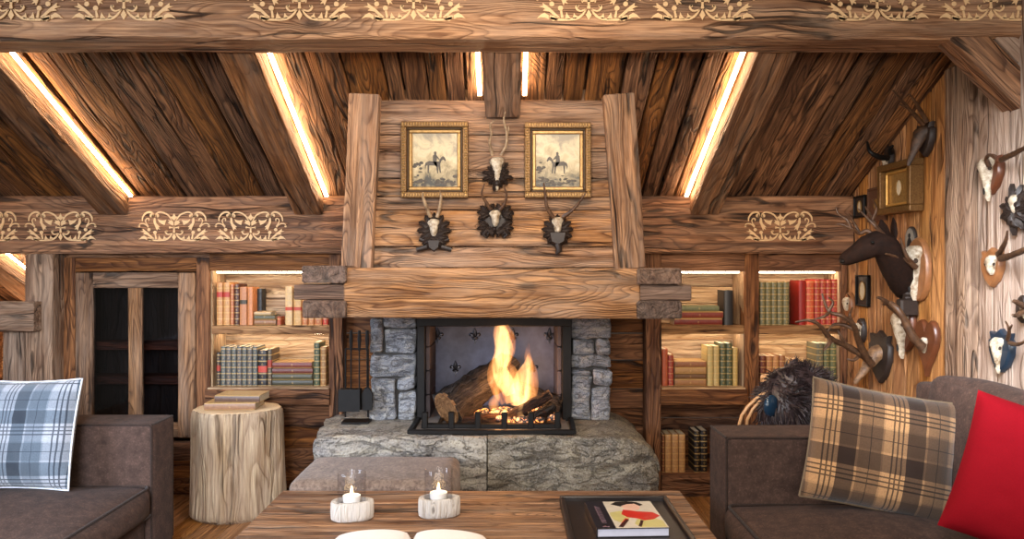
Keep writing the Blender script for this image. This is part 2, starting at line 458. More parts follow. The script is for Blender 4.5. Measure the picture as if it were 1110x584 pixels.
# scroll ornament
def scroll_mb(cx, Y, zb, s, left_only=0):
    mb = MB(); th = .004
    def ribbon(pts, ws, sg):
        pts = [Vector((p[0], p[1])) for p in pts]
        # smooth
        q = []; qw = []
        n = len(pts)
        if not hasattr(ws, '__len__'): ws = [ws]*n
        for i in range(n-1):
            p0 = pts[max(0,i-1)]; p1 = pts[i]; p2 = pts[i+1]; p3 = pts[min(n-1,i+2)]
            for k in range(4):
                t = k/4
                q.append(.5*((2*p1)+(p2-p0)*t+(2*p0-5*p1+4*p2-p3)*t*t+(3*p1-p0-3*p2+p3)*t**3)); qw.append(ws[i]+(ws[i+1]-ws[i])*t)
        q.append(pts[-1]); qw.append(ws[-1])
        L = []; R = []
        for i in range(len(q)):
            d = (q[min(len(q)-1,i+1)]-q[max(0,i-1)]).normalized(); nn = Vector((-d.y, d.x))*qw[i]/2
            L.append(q[i]+nn); R.append(q[i]-nn)
        vs = []; fs = []
        for i in range(len(q)):
            for yy in (0, th):
                for a in (L[i], R[i]):
                    vs.append(Vector((cx+sg*(547-a.x)*-s, Y-yy, zb+(470-a.y)*s)))
        for i in range(len(q)-1):
            a = i*4; b = a+4
            fs += [(a+2,b+2,b+3,a+3), (a,b,b+2,a+2), (a+3,b+3,b+1,a+1)]
        fs += [(0,2,3,1), (len(vs)-4, len(vs)-3, len(vs)-1, len(vs)-2)]
        mb.add(vs, fs)
    def poly(pts, sg):
        out = [(cx+sg*(547-p[0])*-s, zb+(470-p[1])*s) for p in pts]
        mb.prism(out, Y, Y-th)
    def ball(x, y, r, sg): poly([(x+r*math.cos(2*PI*k/10), y+r*math.sin(2*PI*k/10)) for k in range(10)], sg)
    for sg in (1, -1):
        ribbon([(118,215),(128,155),(172,106),(228,92),(262,115),(258,148),(238,152)], [12,20,24,24,22,18,10], sg); ball(243,138,25,sg)
        ribbon([(518,205),(470,135),(400,100),(345,94),(308,115),(303,145),(322,162)], [14,20,20,18,18,18,12], sg); ball(323,142,23,sg)
        poly([(325,185),(362,202),(400,206),(445,195),(430,228),(420,268),(380,250),(345,225)], sg)
        poly([(276,165),(298,175),(304,215),(310,245),(360,292),(338,300),(358,328),(328,318),(318,342),(296,290),(270,230)], sg)
        ribbon([(205,285),(176,245),(164,205),(182,178),(208,184),(208,212)], [12,12,12,13,15,10], sg)
        ribbon([(200,297),(168,262),(122,245),(84,256),(76,284)], [14,16,14,14,12], sg); ball(78,282,15,sg)
        ball(210,328,23,sg)
        poly([(92,350),(130,346),(126,316),(165,345),(198,370),(285,452),(250,452),(190,398),(128,388),(150,370)], sg)
        poly([(72,462),(108,425),(142,408),(182,432),(182,468),(150,452),(108,450)], sg)
        ribbon([(195,455),(262,470),(340,472),(430,462),(485,430),(524,378)], [22,20,20,24,20,10], sg)
        ball(290,366,24,sg); ribbon([(294,385),(306,455)], [16,24], sg)
        poly([(330,465),(344,402),(358,430),(378,452),(380,468)], sg); poly([(400,462),(413,408),(425,430),(445,440),(430,462)], sg)
        ribbon([(522,378),(470,392),(440,376),(432,352),(450,342)], [12,16,18,18,14], sg); ball(447,348,12,sg)
        poly([(190,432),(236,436),(262,450),(270,470),(222,484),(188,458)], sg)
        poly([(537,278),(542,232),(515,192),(498,208),(466,194),(484,218),(464,238),(508,262)], sg)
        ribbon([(547,302),(505,300),(486,290),(490,316)], [14,14,14,10], sg)
        poly([(547,108),(566,150),(597,158),(568,184),(547,208)], sg)
        poly([(547,290),(560,292),(557,330),(562,368),(547,372)], sg)
        poly([(547,378),(574,428),(547,474)], sg)
    return mb
SC = .454/970
# low beam under the roof, carries the scrolls
bb = thing('beam_back', 'long dark hewn beam under the low end of the roof, painted with pale scrolls', 'beam', (0, YB, 1.557), kind='structure')
mb = MB(); mb.box((-4.3, YB, 1.560), (2.19, YB+.18, 1.922), 0, ch=.01, jit=.005, seg=70); mb.build('beam_timber', w_beam, bb)
for px in (-17, 66, 189, 272, 845.5):
    scroll_mb((px-550)/F*YB, YB-.001, 1.643, SC).build('painted_scroll', m_inlay, bb)
# near tie beam across the picture
fb = thing('beam_front', 'massive pale hewn tie beam crossing the top of the room, painted with scrolls', 'beam', (0, 3.0, 2.45), kind='structure')
mb = MB()
mb.box((-2.6, 3.0, 2.45), (2.4, 3.205, 2.88), 0, ch=.012, jit=.009, seg=60); mb.build('beam_timber', w_fbeam, fb)
for px in (13, 135, 325, 448.5, 638, 761, 950, 1073):
    scroll_mb((px-550)/F*3.0, 2.997, 2.529, SC).build('painted_scroll', m_inlay, fb)

# right wall of upright planks
mb = MB(); y = 2.2; rs = random.Random(8)
mg = MB()
while y < 4.75:
    w = rs.uniform(.1, .16)
    wo = .055 if y+w < 3.02 else 0
    (mg if y < 3.36 else mb).box((WR+wo+rs.uniform(0,.008), y+.002, 0), (WR+wo+.03, y+w-.003, min(2.9, roofz(y)+.03)), 2, ch=.003, jit=.002, seg=20)
    y += w
    if abs(y-3.4) < .1: y = 3.4 if y < 3.4 else y
wr = thing('wall_right', None, None, (WR, 3.4, 0), kind='structure')
mb.build('plank_boards', w_wall, wr); mg.build('daylit_plank_boards', w_wallg, wr)  # near planks use the paler copy with painted daylight
mb = MB(); mb.box((WR+.09, 2.1, 0), (WR+.12, 4.8, 2.7), 2); mb.build('wall_backing', w_wall, wr)
mb = MB(); mb.box((WR-.045, 3.27, 0), (WR+.03, 3.44, 2.44), 2, ch=.008, jit=.006, seg=26)
struct('post_right', mb, w_post)
# diagonal brace in the upper right corner and the purlin over it
mb = MB(); dy = Vector((0,.056,0))
mb.plank(P(1042, 29, 3.0)+dy, P(1190, 179, 3.0)+dy, .11, .125, (0,0,1), ch=.006, jit=.004); struct('brace_beam', mb, w_beam, 'diagonal brace under the right end of the tie beam')
mb = MB()
mb.plank(P(1066, 14, 3.0)+dy, P(1190, 138, 3.0)+dy, .10, .07, (0,0,1), ch=.006, jit=.004); struct('brace_beam', mb, w_wallg, 'paler diagonal timber over the brace at upper right')

# back wall: horizontal planks behind hearth and under the niches
mb = MB(); z = 0; rs = random.Random(3)
while z < 1.9:
    h = rs.uniform(.11, .19)
    y_ = 4.62+rs.uniform(0,.008)
    mb.box((-1.1, y_, z+.002), (-.60, 4.66, z+h-.003), 0, ch=.004, jit=.003, seg=10)
    mb.box((.45, y_, z+.002), (.93, 4.66, z+h-.003), 0, ch=.004, jit=.003, seg=10)
    z += h
struct('wall_back', mb, w_case)
# left end: post, second post, cross board, room beyond
mb = MB(); mb.box((-3.03, 4.40, 0), (-2.86, 4.56, 1.557), 2, ch=.008, jit=.006, seg=20); struct('post_left', mb, w_post)
mb = MB(); mb.box((-3.17, 4.40, 0), (-3.035, 4.52, 1.07), 2, ch=.006, jit=.005, seg=16); struct('post_left_short', mb, w_post)
mb = MB(); mb.box((-4.3, 4.32, 1.075), (-2.92, 4.398, 1.262), 0, ch=.006, jit=.004); struct('rail_board', mb, w_post, 'wide horizontal board nailed across the left post')
mb = MB(); z = 0
while z < 1.5:
    h = U(.13,.18); mb.box((-4.6, 5.95, z+.002), (-2.6, 5.98, z+h-.003), 0, ch=.003, jit=.002); z += h
struct('wall_beyond', mb, w_wall)
mb = MB(); mb.box((-2.9, 4.6, 0), (-2.86, 5.95, 1.6), 2); struct('wall_partition', mb, w_case)
mb = MB(); z = 0
while z < 2.8:
    h = U(.13,.18); mb.box((-4.32, 2.2, z+.002), (-4.29, 6.0, z+h-.003), 1, ch=.003, jit=.002); z += h
struct('wall_left', mb, w_wall)

# ================================================================== BUILT-IN CASES
def X(px, Y=YC): return (px-CX)/F*Y
def Z(py, Y=YC): return EYE+(CY-py)/F*Y
ledlist = []
cab = thing('glazed_cabinet', 'old wood cabinet with a two-pane glass door, left of the lit bookcase', 'cabinet', (X(145), YC, 0))
mb = MB(); mb.box((X(64), YC, 0), (X(81), YC+.06, Z(279)), 2, ch=.005, jit=.004, seg=16); mb.build('side_post', w_case, cab)
mb = MB(); mb.box((X(212.5), YC, 0), (X(227), YC+.06, Z(279)), 2, ch=.005, jit=.004, seg=16); mb.build('side_post', w_case, cab)
mb = MB(); mb.box((X(58), YC+.03, 0), (X(64), YC+.07, Z(276)), 2, ch=.003); mb.build('filler_strip', w_beam, cab)
mb = MB(); mb.box((X(81), YC+.004, Z(294)), (X(212.5), YC+.05, Z(279)), 0, ch=.004, jit=.003, seg=10); mb.build('header_board', w_case, cab)
mb = MB(); mb.box((X(58), YC+.02, Z(279)), (X(227), YC+.06, 1.56), 0, ch=.004, jit=.003, seg=10); mb.build('top_board', w_beam, cab)
mb = MB(); z = 0
for zz in (.105, .22, .345):
    mb.box((X(81), YC+.012, z+.003), (X(212.5), YC+.04, zz), 0, ch=.004, jit=.003, seg=10); z = zz
mb.build('base_panel', w_case, cab)
dr = MB()
dr.box((X(82), YC-.004, Z(474)), (X(100.5), YC+.03, Z(295.5)), 2, ch=.004, jit=.003, seg=14)
dr.box((X(193), YC-.004, Z(474)), (X(211.5), YC+.03, Z(295.5)), 2, ch=.004, jit=.003, seg=14)
dr.box((X(139), YC-.002, Z(458)), (X(154), YC+.03, Z(312)), 2, ch=.004, jit=.003, seg=14)
dr.box((X(100.5), YC-.002, Z(312)), (X(193), YC+.03, Z(295.5)), 0, ch=.004, jit=.003, seg=8)
dr.box((X(100.5), YC-.002, Z(474)), (X(193), YC+.03, Z(458)), 0, ch=.004, jit=.003, seg=8)
door = dr.build('door', wood('door_wood', srgb(150,108,74), srgb(74,46,28), srgb(172,130,94), ring=7, contrast=.8, grey=.25), cab)
def thin_glass(name, tint, ior=1.45, rough=.0):
    tg = NT(name); f = tg.n('ShaderNodeFresnel'); ge = tg.n('ShaderNodeNewGeometry'); tg.l(tg.math('ADD', ior, tg.math('MULTIPLY', ge.outputs['Backfacing'], 1/ior-ior)), f.inputs[0])
    tr = tg.n('ShaderNodeBsdfTransparent'); tr.inputs[0].default_value = tint
    gl = tg.n('ShaderNodeBsdfGlossy'); gl.inputs['Roughness'].default_value = rough
    mx = tg.n('ShaderNodeMixShader'); tg.l(f.outputs[0], mx.inputs[0]); tg.l(tr.outputs[0], mx.inputs[1]); tg.l(gl.outputs[0], mx.inputs[2])
    tg.l(mx.outputs[0], tg.out.inputs['Surface']); return tg.m
m_pane = thin_glass('pane_glass', (.75,.75,.77,1), 1.5)
for a, c in ((100.5,139),(154,193)):
    g = MB(); g.box((X(a), YC+.010, Z(458)), (X(c), YC+.014, Z(312)), 2, ch=.0005); o = g.build('glass_pane', m_pane, door)
mb = MB()
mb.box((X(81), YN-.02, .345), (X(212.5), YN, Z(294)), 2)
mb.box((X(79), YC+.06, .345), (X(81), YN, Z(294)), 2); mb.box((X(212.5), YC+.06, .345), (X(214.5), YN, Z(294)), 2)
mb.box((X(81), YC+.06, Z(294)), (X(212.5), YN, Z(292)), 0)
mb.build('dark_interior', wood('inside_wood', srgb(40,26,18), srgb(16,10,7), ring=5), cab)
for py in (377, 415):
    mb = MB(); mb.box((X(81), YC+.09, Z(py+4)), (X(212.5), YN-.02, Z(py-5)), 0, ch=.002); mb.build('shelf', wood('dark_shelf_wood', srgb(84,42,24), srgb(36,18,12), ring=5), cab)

def niche(root, xa, xb, shelf_seam=True):
    # pale lined box: back planks, sides, top, mid shelf, sill board, lights
    mb = MB(); z = Z(420)
    rs = random.Random(int(xa))
    while z < Z(292):
        h = rs.uniform(.11,.17); z1 = min(z+h, Z(291)); mb.box((X(xa)-.02, YN-.02+rs.uniform(0,.004), z+.0015), (X(xb)+.02, YN, z1-.0015), 0, ch=.002); z = z1
    mb.build('back_panel', w_pale, root)
    mb = MB(); mb.box((X(xa)-.02, YC+.02, Z(420)), (X(xa), YN-.02, Z(291)), 2, ch=.002); mb.build('side_panel', w_pale, root)
    mb = MB(); mb.box((X(xb), YC+.02, Z(420)), (X(xb)+.02, YN-.02, Z(291)), 2, ch=.002); mb.build('side_panel', w_pale, root)
    mb = MB(); mb.box((X(xa), YC+.02, Z(293)), (X(xb), YN-.02, Z(290)), 0, ch=.002); mb.build('top_panel', w_pale, root)
    mb = MB(); mb.box((X(xa), YC+.004, Z(362)), (X(xb), YN-.02, Z(353)), 0, ch=.003, jit=.002, seg=10); mb.build('shelf', w_shelf, root)
    for zz, yl_ in ((Z(295), YC+.045), (Z(362)-.005, YC+.13)):
        m2 = MB(); m2.box((X(xa)+.02, yl_-.01, zz-.005), (X(xb)-.02, yl_+.01, zz+.004), 0, ch=.001)
        m2.build('light_strip', m_ledn, root)
bc = thing('bookcase', 'lit built-in bookcase with two book shelves, left of the fireplace', 'bookcase', (X(292), YC, 0))
niche(bc, 229, 357)
for a, b in ((357,372),):
    mb = MB(); mb.box((X(a), YC-.01, 0), (X(b), YC+.1, 1.56), 2, ch=.005, jit=.004, seg=16); mb.build('side_post', w_case, bc)
mb = MB(); mb.box((X(227), YC, Z(293)), (X(357), YC+.05, 1.56), 0, ch=.004, jit=.003, seg=12); mb.build('header_board', w_case, bc)
mb = MB(); mb.box((X(224), YC-.03, Z(438)), (X(358.5), YC+.02, Z(421)), 0, ch=.004, jit=.003, seg=12); mb.build('sill_board', w_case, bc)
mb = MB(); mb.box((X(227), YC-.028, Z(421)), (X(357), YN, Z(419.5)), 0, ch=.001); mb.build('bottom_shelf', w_pale, bc)
mb = MB(); z = 0
while z < Z(440):
    h = U(.13,.17); z1 = min(z+h, Z(438)); mb.box((X(227), YC+.10, z+.002), (X(357), YC+.13, z1-.002), 0, ch=.004, jit=.003, seg=10); z = z1
mb.build('base_panel', w_case, bc)
mb = MB(); mb.box((X(227), YC+.0, 0), (X(232), YC+.1, Z(438)), 2, ch=.003); mb.build('side_post', w_case, bc)

br = thing('bookcase', 'lit built-in double bookcase with leather books, right of the fireplace', 'bookcase', (X(808), YC, 0))
niche(br, 717, 807); niche(br, 823, 911)
for a, b in ((700,716.5),(807.5,822.5),(911.5,918)):
    mb = MB(); mb.box((X(a), YC-.01, 0), (min(X(b), WR-.002), YC+.1, 1.56), 2, ch=.005, jit=.004, seg=16); mb.build('side_post', w_case, br)
mb = MB(); mb.box((X(716.5), YC, Z(294)), (X(911), YC+.05, 1.56), 0, ch=.004, jit=.003, seg=20); mb.build('header_board', w_case, br)
for a, b in ((715,808.5),(822,911)):
    mb = MB(); mb.box((X(a), YC-.03, Z(438)), (X(b), YC+.02, Z(421)), 0, ch=.004, jit=.003, seg=12); mb.build('sill_board', w_case, br)
    mb = MB(); mb.box((X(a+2), YC-.028, Z(421)), (X(b-2), YN, Z(419.5)), 0, ch=.001); mb.build('bottom_shelf', w_pale, br)
mb = MB(); mb.box((X(716.5), YC-.02, 0), (X(911), YN, .138), 0, ch=.004, jit=.003, seg=16); mb.build('plinth', w_case, br)
mb = MB(); z = .138
while z < Z(440):
    h = U(.13,.17); z1 = min(z+h, Z(438)); mb.box((X(716), YN-.02, z+.002), (X(911), YN, z1-.002), 0, ch=.004); z = z1
mb.build('base_panel', w_case, br)

# ================================================================== CHIMNEY HOOD
hood = thing('chimney_hood', 'plank-clad chimney hood with splayed side posts over the fireplace', 'chimney hood', (-.08, 4.0, 1.22))
seams = [290.5, 267.5, 228, 213, 193, 164, 146, 108]
mb = MB()
for i in range(len(seams)-1):
    a, b = seams[i], seams[i+1]
    mb.box((X(392,YH), YH+U(0,.008), Z(a,YH)+.002), (X(676,YH), YH+.04, Z(b,YH)-.002), 0, ch=.005, jit=.003, seg=26)
mb.build('front_panel', w_hood, hood)
mb = MB(); mb.box((X(392,YH)+.03, YH+.042, Z(290,YH)), (X(676,YH)-.03, YH+.06, Z(108,YH)+.1), 2); mb.build('backing', w_hood, hood)
for (t0,t1,b0,b1) in ((380,413,371,405),(653.5,686,667,697)):
    mb = MB(); YP = 3.60
    mb.plank(P((b0+b1)/2, 291, YP+.04), P((t0+t1)/2, 103.5, YP+.04), 33.5/F*YP, .09, (0,1,0), ch=.006, jit=.005, seg=16)
    mb.build('side_post', w_hood, hood)
for s, xa, xb in ((-1, X(378,YH), X(390,YH)), (1, X(680,YH), X(692,YH))):
    mb = MB(); z = Z(345, 3.5)
    y = 3.67
    while y < 4.6:
        w = .155; mb.box((min(xa,xb), y+.002, Z(345,3.5)), (min(xa,xb)+.03, y+w-.003, roofz(y+w)), 2, ch=.003); y += w
    mb.build('side_panel', w_case, hood)
mb = MB()
for k in range(6):
    y = 3.67+k*.16; mb.box((X(380,YH), y, 1.222), (X(690,YH), y+.157, 1.25), 0, ch=.003)
mb.build('soffit_board', w_case, hood)
# mantel with its cross beams
ym = 3.42
man = thing('mantel_beam', 'thick hewn mantel beam under the chimney hood with notched crossing ends', 'mantel', (-.05, ym, 1.22))
mb = MB(); xL, xR = X(372.5,ym), X(694,ym)
mb.box((xL, ym, Z(345,ym)), (xR, ym+.2, Z(290.5,ym)), 0, ch=.008, jit=.006, seg=34)
mb.build('beam_body', w_hood, man)
mb = MB(); mb.box((X(318,ym), ym+.005, Z(325,ym)), (xL+.004, ym+.2, Z(308,ym)), 0, ch=.006, jit=.004, seg=5); mb.build('beam_tongue', w_dark, man)
mb = MB(); mb.box((xR-.004, ym+.005, Z(326,ym)), (X(750,ym), ym+.2, Z(309,ym)), 0, ch=.006, jit=.004, seg=5); mb.build('beam_tongue', w_dark, man)
yc2 = ym-.025
for (a, b, t, l) in ((327,375,288,306.5),(327.5,375,325.5,345),(691,739.5,290.5,308.5),(691,739.5,326.5,345.5)):
    mb = MB(); mb.box((X(a,yc2), yc2, Z(l,yc2)), (X(b,yc2), YC-.012, Z(t,yc2)), 1, ch=.008, jit=.004, seg=12)
    mb.build('cross_beam', w_dark, man)

# ================================================================== FIREPLACE
HT = .537
st_a = stone('pillar_stone', srgb(170,172,178), srgb(126,128,134), srgb(192,186,176), sc=2.2, bs=1.0)
def rock(mb, lo, hi, seed, amp=.012, r=.02, sub=8, strata=0):
    lo = Vector(lo); hi = Vector(hi)
    n0 = len(mb.v); mb.rbox(lo, hi, r=r, sub=sub)
    for i in range(n0, len(mb.v)):
        p = mb.v[i]; q = p*7+Vector((seed*3.7, 0, 0)); q2 = p*22+Vector((0, seed*5.1, 0))
        mb.v[i] = p+Vector((noise.noise(q), noise.noise(q+Vector((31,0,0))), noise.noise(q+Vector((0,47,0)))))*amp+Vector((noise.noise(q2), noise.noise(q2+Vector((31,0,0))), noise.noise(q2+Vector((0,47,0)))))*amp*.4
yp = 4.30
def pillar(name_label, blocks, x0, x1):
    pl = thing('stone_pillar', name_label, 'stone pillar', ((x0+x1)/2, yp, HT))
    mb = MB()
    for i, (a, b, t, l) in enumerate(blocks):
        rock(mb, (X(a,yp)+.002, yp+U(-.02,.0), Z(l,yp)+.002), (X(b,yp)-.002, 4.58, Z(t,yp)-.002), i+a, .016, .018, 7)
    mb.build('stone_blocks', st_a, pl)
    mb = MB(); mb.box((x0+.02, yp+.03, HT), (x1-.02, 4.57, 1.22), 2, ch=.01); mb.build('mortar', plain('mortar', srgb(70,66,62), .9, ns=20), pl)
pillar('left stack of rough grey stones beside the firebox', [(401,415,344,383),(416,451,356,383),(415,451,340,355),(401,451,384,408),(401,430,409,456),(431,451,424,456),(430,451,409,422)], X(401,yp), X(452,yp))
pillar('right stack of rough grey stones beside the firebox', [(619,662,344,366),(619,645,367,384),(646,663,367,384),(618,663,385,399),(619,641,400,406),(642,663,400,418),(618,641,407,456),(641,662,419,456)], X(618,yp), X(663,yp))

# hearth
st_h = stone('hearth_stone', srgb(178,168,152), srgb(144,138,132), srgb(196,186,166), sc=1.2, bs=1.0)
st_h2 = stone('hearth_stone_dark', srgb(156,144,124), srgb(124,116,104), srgb(176,166,142), sc=1.6, bs=1.0)
hearth = thing('hearth', 'big rough grey stone hearth ledge in front of the fire', 'hearth', (-.1, 4.2, 0))
def slab(x0, x1, yf, yb, seed, mat, left=False, right=False):
    NX = int((x1-x0)/.014); NZ = 34; NYt = 30
    mb = MB(); vs = []; fs = []
    prof = []                                # (u) along the profile: front face up, round the nose, then back over the top
    for k in range(NZ): prof.append((0.0, HT*k/NZ*.965))
    for k in range(6):
        a = PI/2*k/5; prof.append((.03*(1-math.cos(a)), HT*.965+HT*.035*math.sin(a)))
    for k in range(1, NYt+1): prof.append((.03+(yb-yf-.03)*k/NYt, HT))
    m = len(prof)
    for i in range(NX+1):
        u = i/NX; x = x0+(x1-x0)*u
        dl = (x-x0) if left else 9; drr = (x1-x) if right else 9
        for (dy, z) in prof:
            y = yf+dy
            # rounded end corners in plan and on top
            q = Vector((x*1.6+seed, z*1.2, y*1.6))
            st = noise.noise(Vector((x*1.3+seed, seed, z*17+noise.noise(Vector((x*2, 0, seed)))*2.2)))
            am = noise.noise(q*3)*.02+noise.noise(q*9)*.011+noise.noise(q*26)*.005
            zz = z; yy = y; xx = x
            if dy < .04:
                yy += st*.032+am*1.3+.012
                yy += .06*max(0, .25-z)*noise.noise(q*2)
            else:
                # top: shallow flat flakes stepping down toward the front
                edge = max(0, 1-dy/.30)
                lv = noise.noise(Vector((x*2.2+seed, y*5.5, 3)))
                zz += -.014*edge*(1 if lv > .0 else 0)-.016*edge*(1 if noise.noise(Vector((x*3, y*3, 8+seed))) > .15 else 0)+am*.22
            if dl < .22:
                k2 = (1-dl/.22)**2; zz -= k2*.02+.03*k2*(1 if noise.noise(Vector((x*4,y*4,z*6))) > 0 else 0); yy += k2*.10 if dy < .5 else 0
            if drr < .28:
                k2 = 1-math.sqrt(max(0, 1-(1-drr/.28)**2)); zz = zz-k2*.20*(z/HT)**2
                k3 = (1-drr/.28)**3; yy = yy+k3*.10*(1 if dy < .3 else 0)
            if left and i == 0: xx += am*2
            zz = min(zz, HT) if dy > .04 else zz
            vs.append(Vector((xx+ (am*.8 if (left and i<4) or (right and i>NX-4) else 0), yy, max(0, zz))))
    for i in range(NX):
        for k in range(m-1): fs.append((i*m+k, (i+1)*m+k, (i+1)*m+k+1, i*m+k+1))
    # ends
    b = len(vs)
    for (i, flip) in ((0, 0), (NX, 1)):
        base = len(vs); vs.append(Vector((vs[i*m].x, yb, 0)))
        for k in range(m-1):
            f = (i*m+k, i*m+k+1, base); fs.append(f if not flip else tuple(reversed(f)))
    mb.add(vs, fs)
    return mb.build('stone_slab', mat, hearth, smooth=50)
slab(-1.12, X(528,3.86)-.003, 3.86, 4.60, 2.0, st_h, left=True)
slab(X(528,3.86)+.003, .86, 3.85, 4.60, 7.3, st_h2, right=True)

# firebox
ff = thing('firebox', 'black iron firebox with brick-lined sides and a fleur-de-lis back plate', 'fireplace', (X(535,yp), 4.3, HT))
yf0 = 4.27
xl, xr = X(452,yf0), X(619.5,yf0)
mb = MB(); mb.box((xl, yf0, HT), (X(460.5,yf0), 4.76, Z(352,yf0)), 2, ch=.003); mb.box((X(609.5,yf0), yf0, HT), (xr, 4.76, Z(352,yf0)), 2, ch=.003)
mb.box((xl, yf0-.01, Z(353.5,yf0)), (xr, 4.76, 1.222), 0, ch=.004); mb.build('steel_surround', m_black, ff)
yk = 4.70
mb = MB(); mb.box((-.58, yk+.01, HT), (.40, yk+.05, 1.22), 2); mb.build('rear_wall', m_dark, ff)
m_fb = plain('fire_brick', srgb(92,82,84), .8, nz=.3, ns=12, bs=.5, bd=.006)
for s, xx in ((-1, X(460.5,yf0)), (1, X(609.5,yf0))):
    mb = MB(); z = HT
    while z < 1.1:
        mb.box((min(xx, xx-s*.025), 4.33, z+.003), (max(xx, xx-s*.025), yk-.002, min(z+.145, 1.13)), 1, ch=.004); z += .148
    mb.build('brick_lining', m_fb, ff)
mb = MB(); mb.box((X(466,yk), yk-.02, HT+.01), (X(603.5,yk), yk, Z(350,yk)), 2, ch=.004); plate = mb.build('back_plate', m_iron, ff)
def fleur(cx, cz, y, s, name='fleur_de_lis', parent=None, mat=None):
    mb = MB()
    pet = [(0,1.0),(.16,.66),(.24,.38),(.16,.08),(.07,-.16),(-.07,-.16),(-.16,.08),(-.24,.38),(-.16,.66)]
    f = lambda o: [(cx+p[0]*s, cz+p[1]*s) for p in o]
    mb.prism(f(pet), y, y-.3*s, ch=.1*s)
    for sg in (1,-1):
        lf = [(.1,-.1),(.16,.14),(.32,.38),(.52,.42),(.66,.26),(.62,.06),(.5,.0),(.46,.12),(.42,.2),(.32,.1),(.26,-.1)]
        o = [(sg*a, b) for a, b in lf]
        if sg < 0: o = o[::-1]
        mb.prism(f(o), y, y-.22*s, ch=.06*s)
        lt = [(.04,-.2),(.3,-.26),(.26,-.42),(.12,-.4),(.06,-.8),(0,-.9)]
        o = [(sg*a, b) for a, b in lt]
        if sg < 0: o = o[::-1]
        mb.prism(f(o), y, y-.2*s, ch=.03*s)
    mb.prism(f([(-.34,-.1),(.34,-.1),(.34,-.24),(-.34,-.24)]), y, y-.34*s, ch=.04*s)
    return mb.build(name, mat, parent, smooth=50)
for (px, py) in ((475,364),(515,364),(556,364),(595,364),(494,399),(536,399),(577,399),(475,434),(596,434)):
    fleur(X(px,yk), Z(py,yk), yk-.02, .058, 'fleur_de_lis', plate, m_ironf)
# metal tray in front
mb = MB()
mb.plank((X(444,3.92), 3.935, HT+.012), (X(622,3.92), 3.935, HT+.012), .03, .024, ch=.003)
mb.plank((X(444,3.92)+.0, 3.93, HT+.012), (X(453,4.25), 4.27, HT+.012), .03, .024, ch=.003)
mb.plank((X(622,3.92)+.0, 3.93, HT+.012), (X(619,4.25), 4.27, HT+.012), .03, .024, ch=.003)
mb.build('floor_frame', m_black, ff)
mb = MB(); mb.box((X(450,4.0), 3.95, HT+.001), (X(617,4.0), 4.70, HT+.008), 0, ch=.001); mb.build('floor_plate', plain('ash_plate', srgb(140,130,122), .6, ns=12), ff)
gr = thing('fire_grate', 'black iron log grate with six short uprights in front of the fire', 'grate', (X(533,4.04), 4.04, HT+.008))
mb = MB(); yg = 4.04
mb.box((X(457,yg), yg-.02, HT+.012), (X(608,yg), yg+.02, HT+.036), 0, ch=.003); mb.build('front_bar', m_black, gr)
for k in range(6):
    xx = X(461+k*143/5, yg); mb = MB(); mb.box((xx-.017, yg-.026, HT+.012), (xx+.017, yg+.002, HT+.105), 2, ch=.004); mb.build('upright', m_black, gr)
for k in range(4):
    xx = X(476+k*38, yg); mb = MB(); mb.box((xx-.01, yg+.02, HT+.02), (xx+.01, 4.45, HT+.036), 1, ch=.002); mb.build('cross_bar', m_black, gr)
# ---- logs and fire
m_bark = wood('bark', srgb(54,44,40), srgb(14,11,10), srgb(104,94,88), ring=12, contrast=.9, bs=1.0, scale=3.0)
m_char = wood('charred_log', srgb(60,38,28), srgb(16,12,10), srgb(110,66,40), ring=10, contrast=.9, bs=1.0, scale=3.0)
m_cut = wood('cut_end', srgb(168,124,80), srgb(110,74,46), ring=4, crack=0)
def log(a, b, r0, r1, mat, label, cut=True):
    t = thing('firewood_log', label, 'log', tuple((a+b)/2), group=None)
    mb = MB(); n = 14; pts = [a.lerp(b, i/n) for i in range(n+1)]
    mb.tube(pts, [(r0+(r1-r0)*i/n)*(1+.08*noise.noise(Vector((i*.6,r0*90,2)))) for i in range(n+1)], 20, nz=.35); mb.build('bark', mat, t, smooth=70)
    if cut:
        d = (b-a).normalized(); mb = MB(); mb.tube([a-d*.006, a+d*.01], [r0*.93, r0*.97], 20); mb.build('cut_end', m_cut, t)
log(P(484,443,4.14), P(552,398,4.48), .108, .100, m_bark, 'thick split log with bark leaning up at the left of the fire')
log(P(500,458,4.10), P(592,452,4.16), .035, .04, m_char, 'low charred log lying behind the grate under the flames', False)
log(P(596,427,4.13), P(536,461,4.10), .028, .030, m_char, 'slim charred branch laid across the right of the grate')
log(P(610,440,4.3), P(560,420,4.42), .05, .045, m_bark, 'short bark-covered log at the right rear of the fire', False)
log(P(571,459,4.10), P(599,440,4.22), .03, .034, m_bark, 'short stub of log at the right end of the grate', False)
m_ash = plain('embers', srgb(190,170,160), .9, nz=.8, ns=60, bs=1, bd=.01)
t = NT('glowing_embers'); g = t.attr('gc'); nn = t.noise(g, 26, 4, .7)
b = t.bsdf(t.ramp(nn, [(.4,(.02,.012,.01,1)),(.6,(.35,.3,.28,1))]), .9, nn, 1, .01)
b.inputs['Emission Color'].default_value = (1,.28,.05,1); t.l(t.ramp(nn, [(.52,0),(.62,5)]), b.inputs['Emission Strength'])
rs = random.Random(4); mb = MB()
for k in range(240):
    x = rs.gauss(X(556,4.18), .11); y = rs.uniform(4.08, 4.4); r = rs.uniform(.010,.026)
    if abs(x-X(556,4.18)) > .26: continue
    mb.ell((x, y, HT+.012+r*.6+rs.uniform(0,.03)), (r*1.4, r, r*.8), 7, 5, nz=.5, fr=40)
props(mb.build('ember_bed', t.m), 'bed of glowing embers and ash under the burning logs', 'embers', kind='stuff')
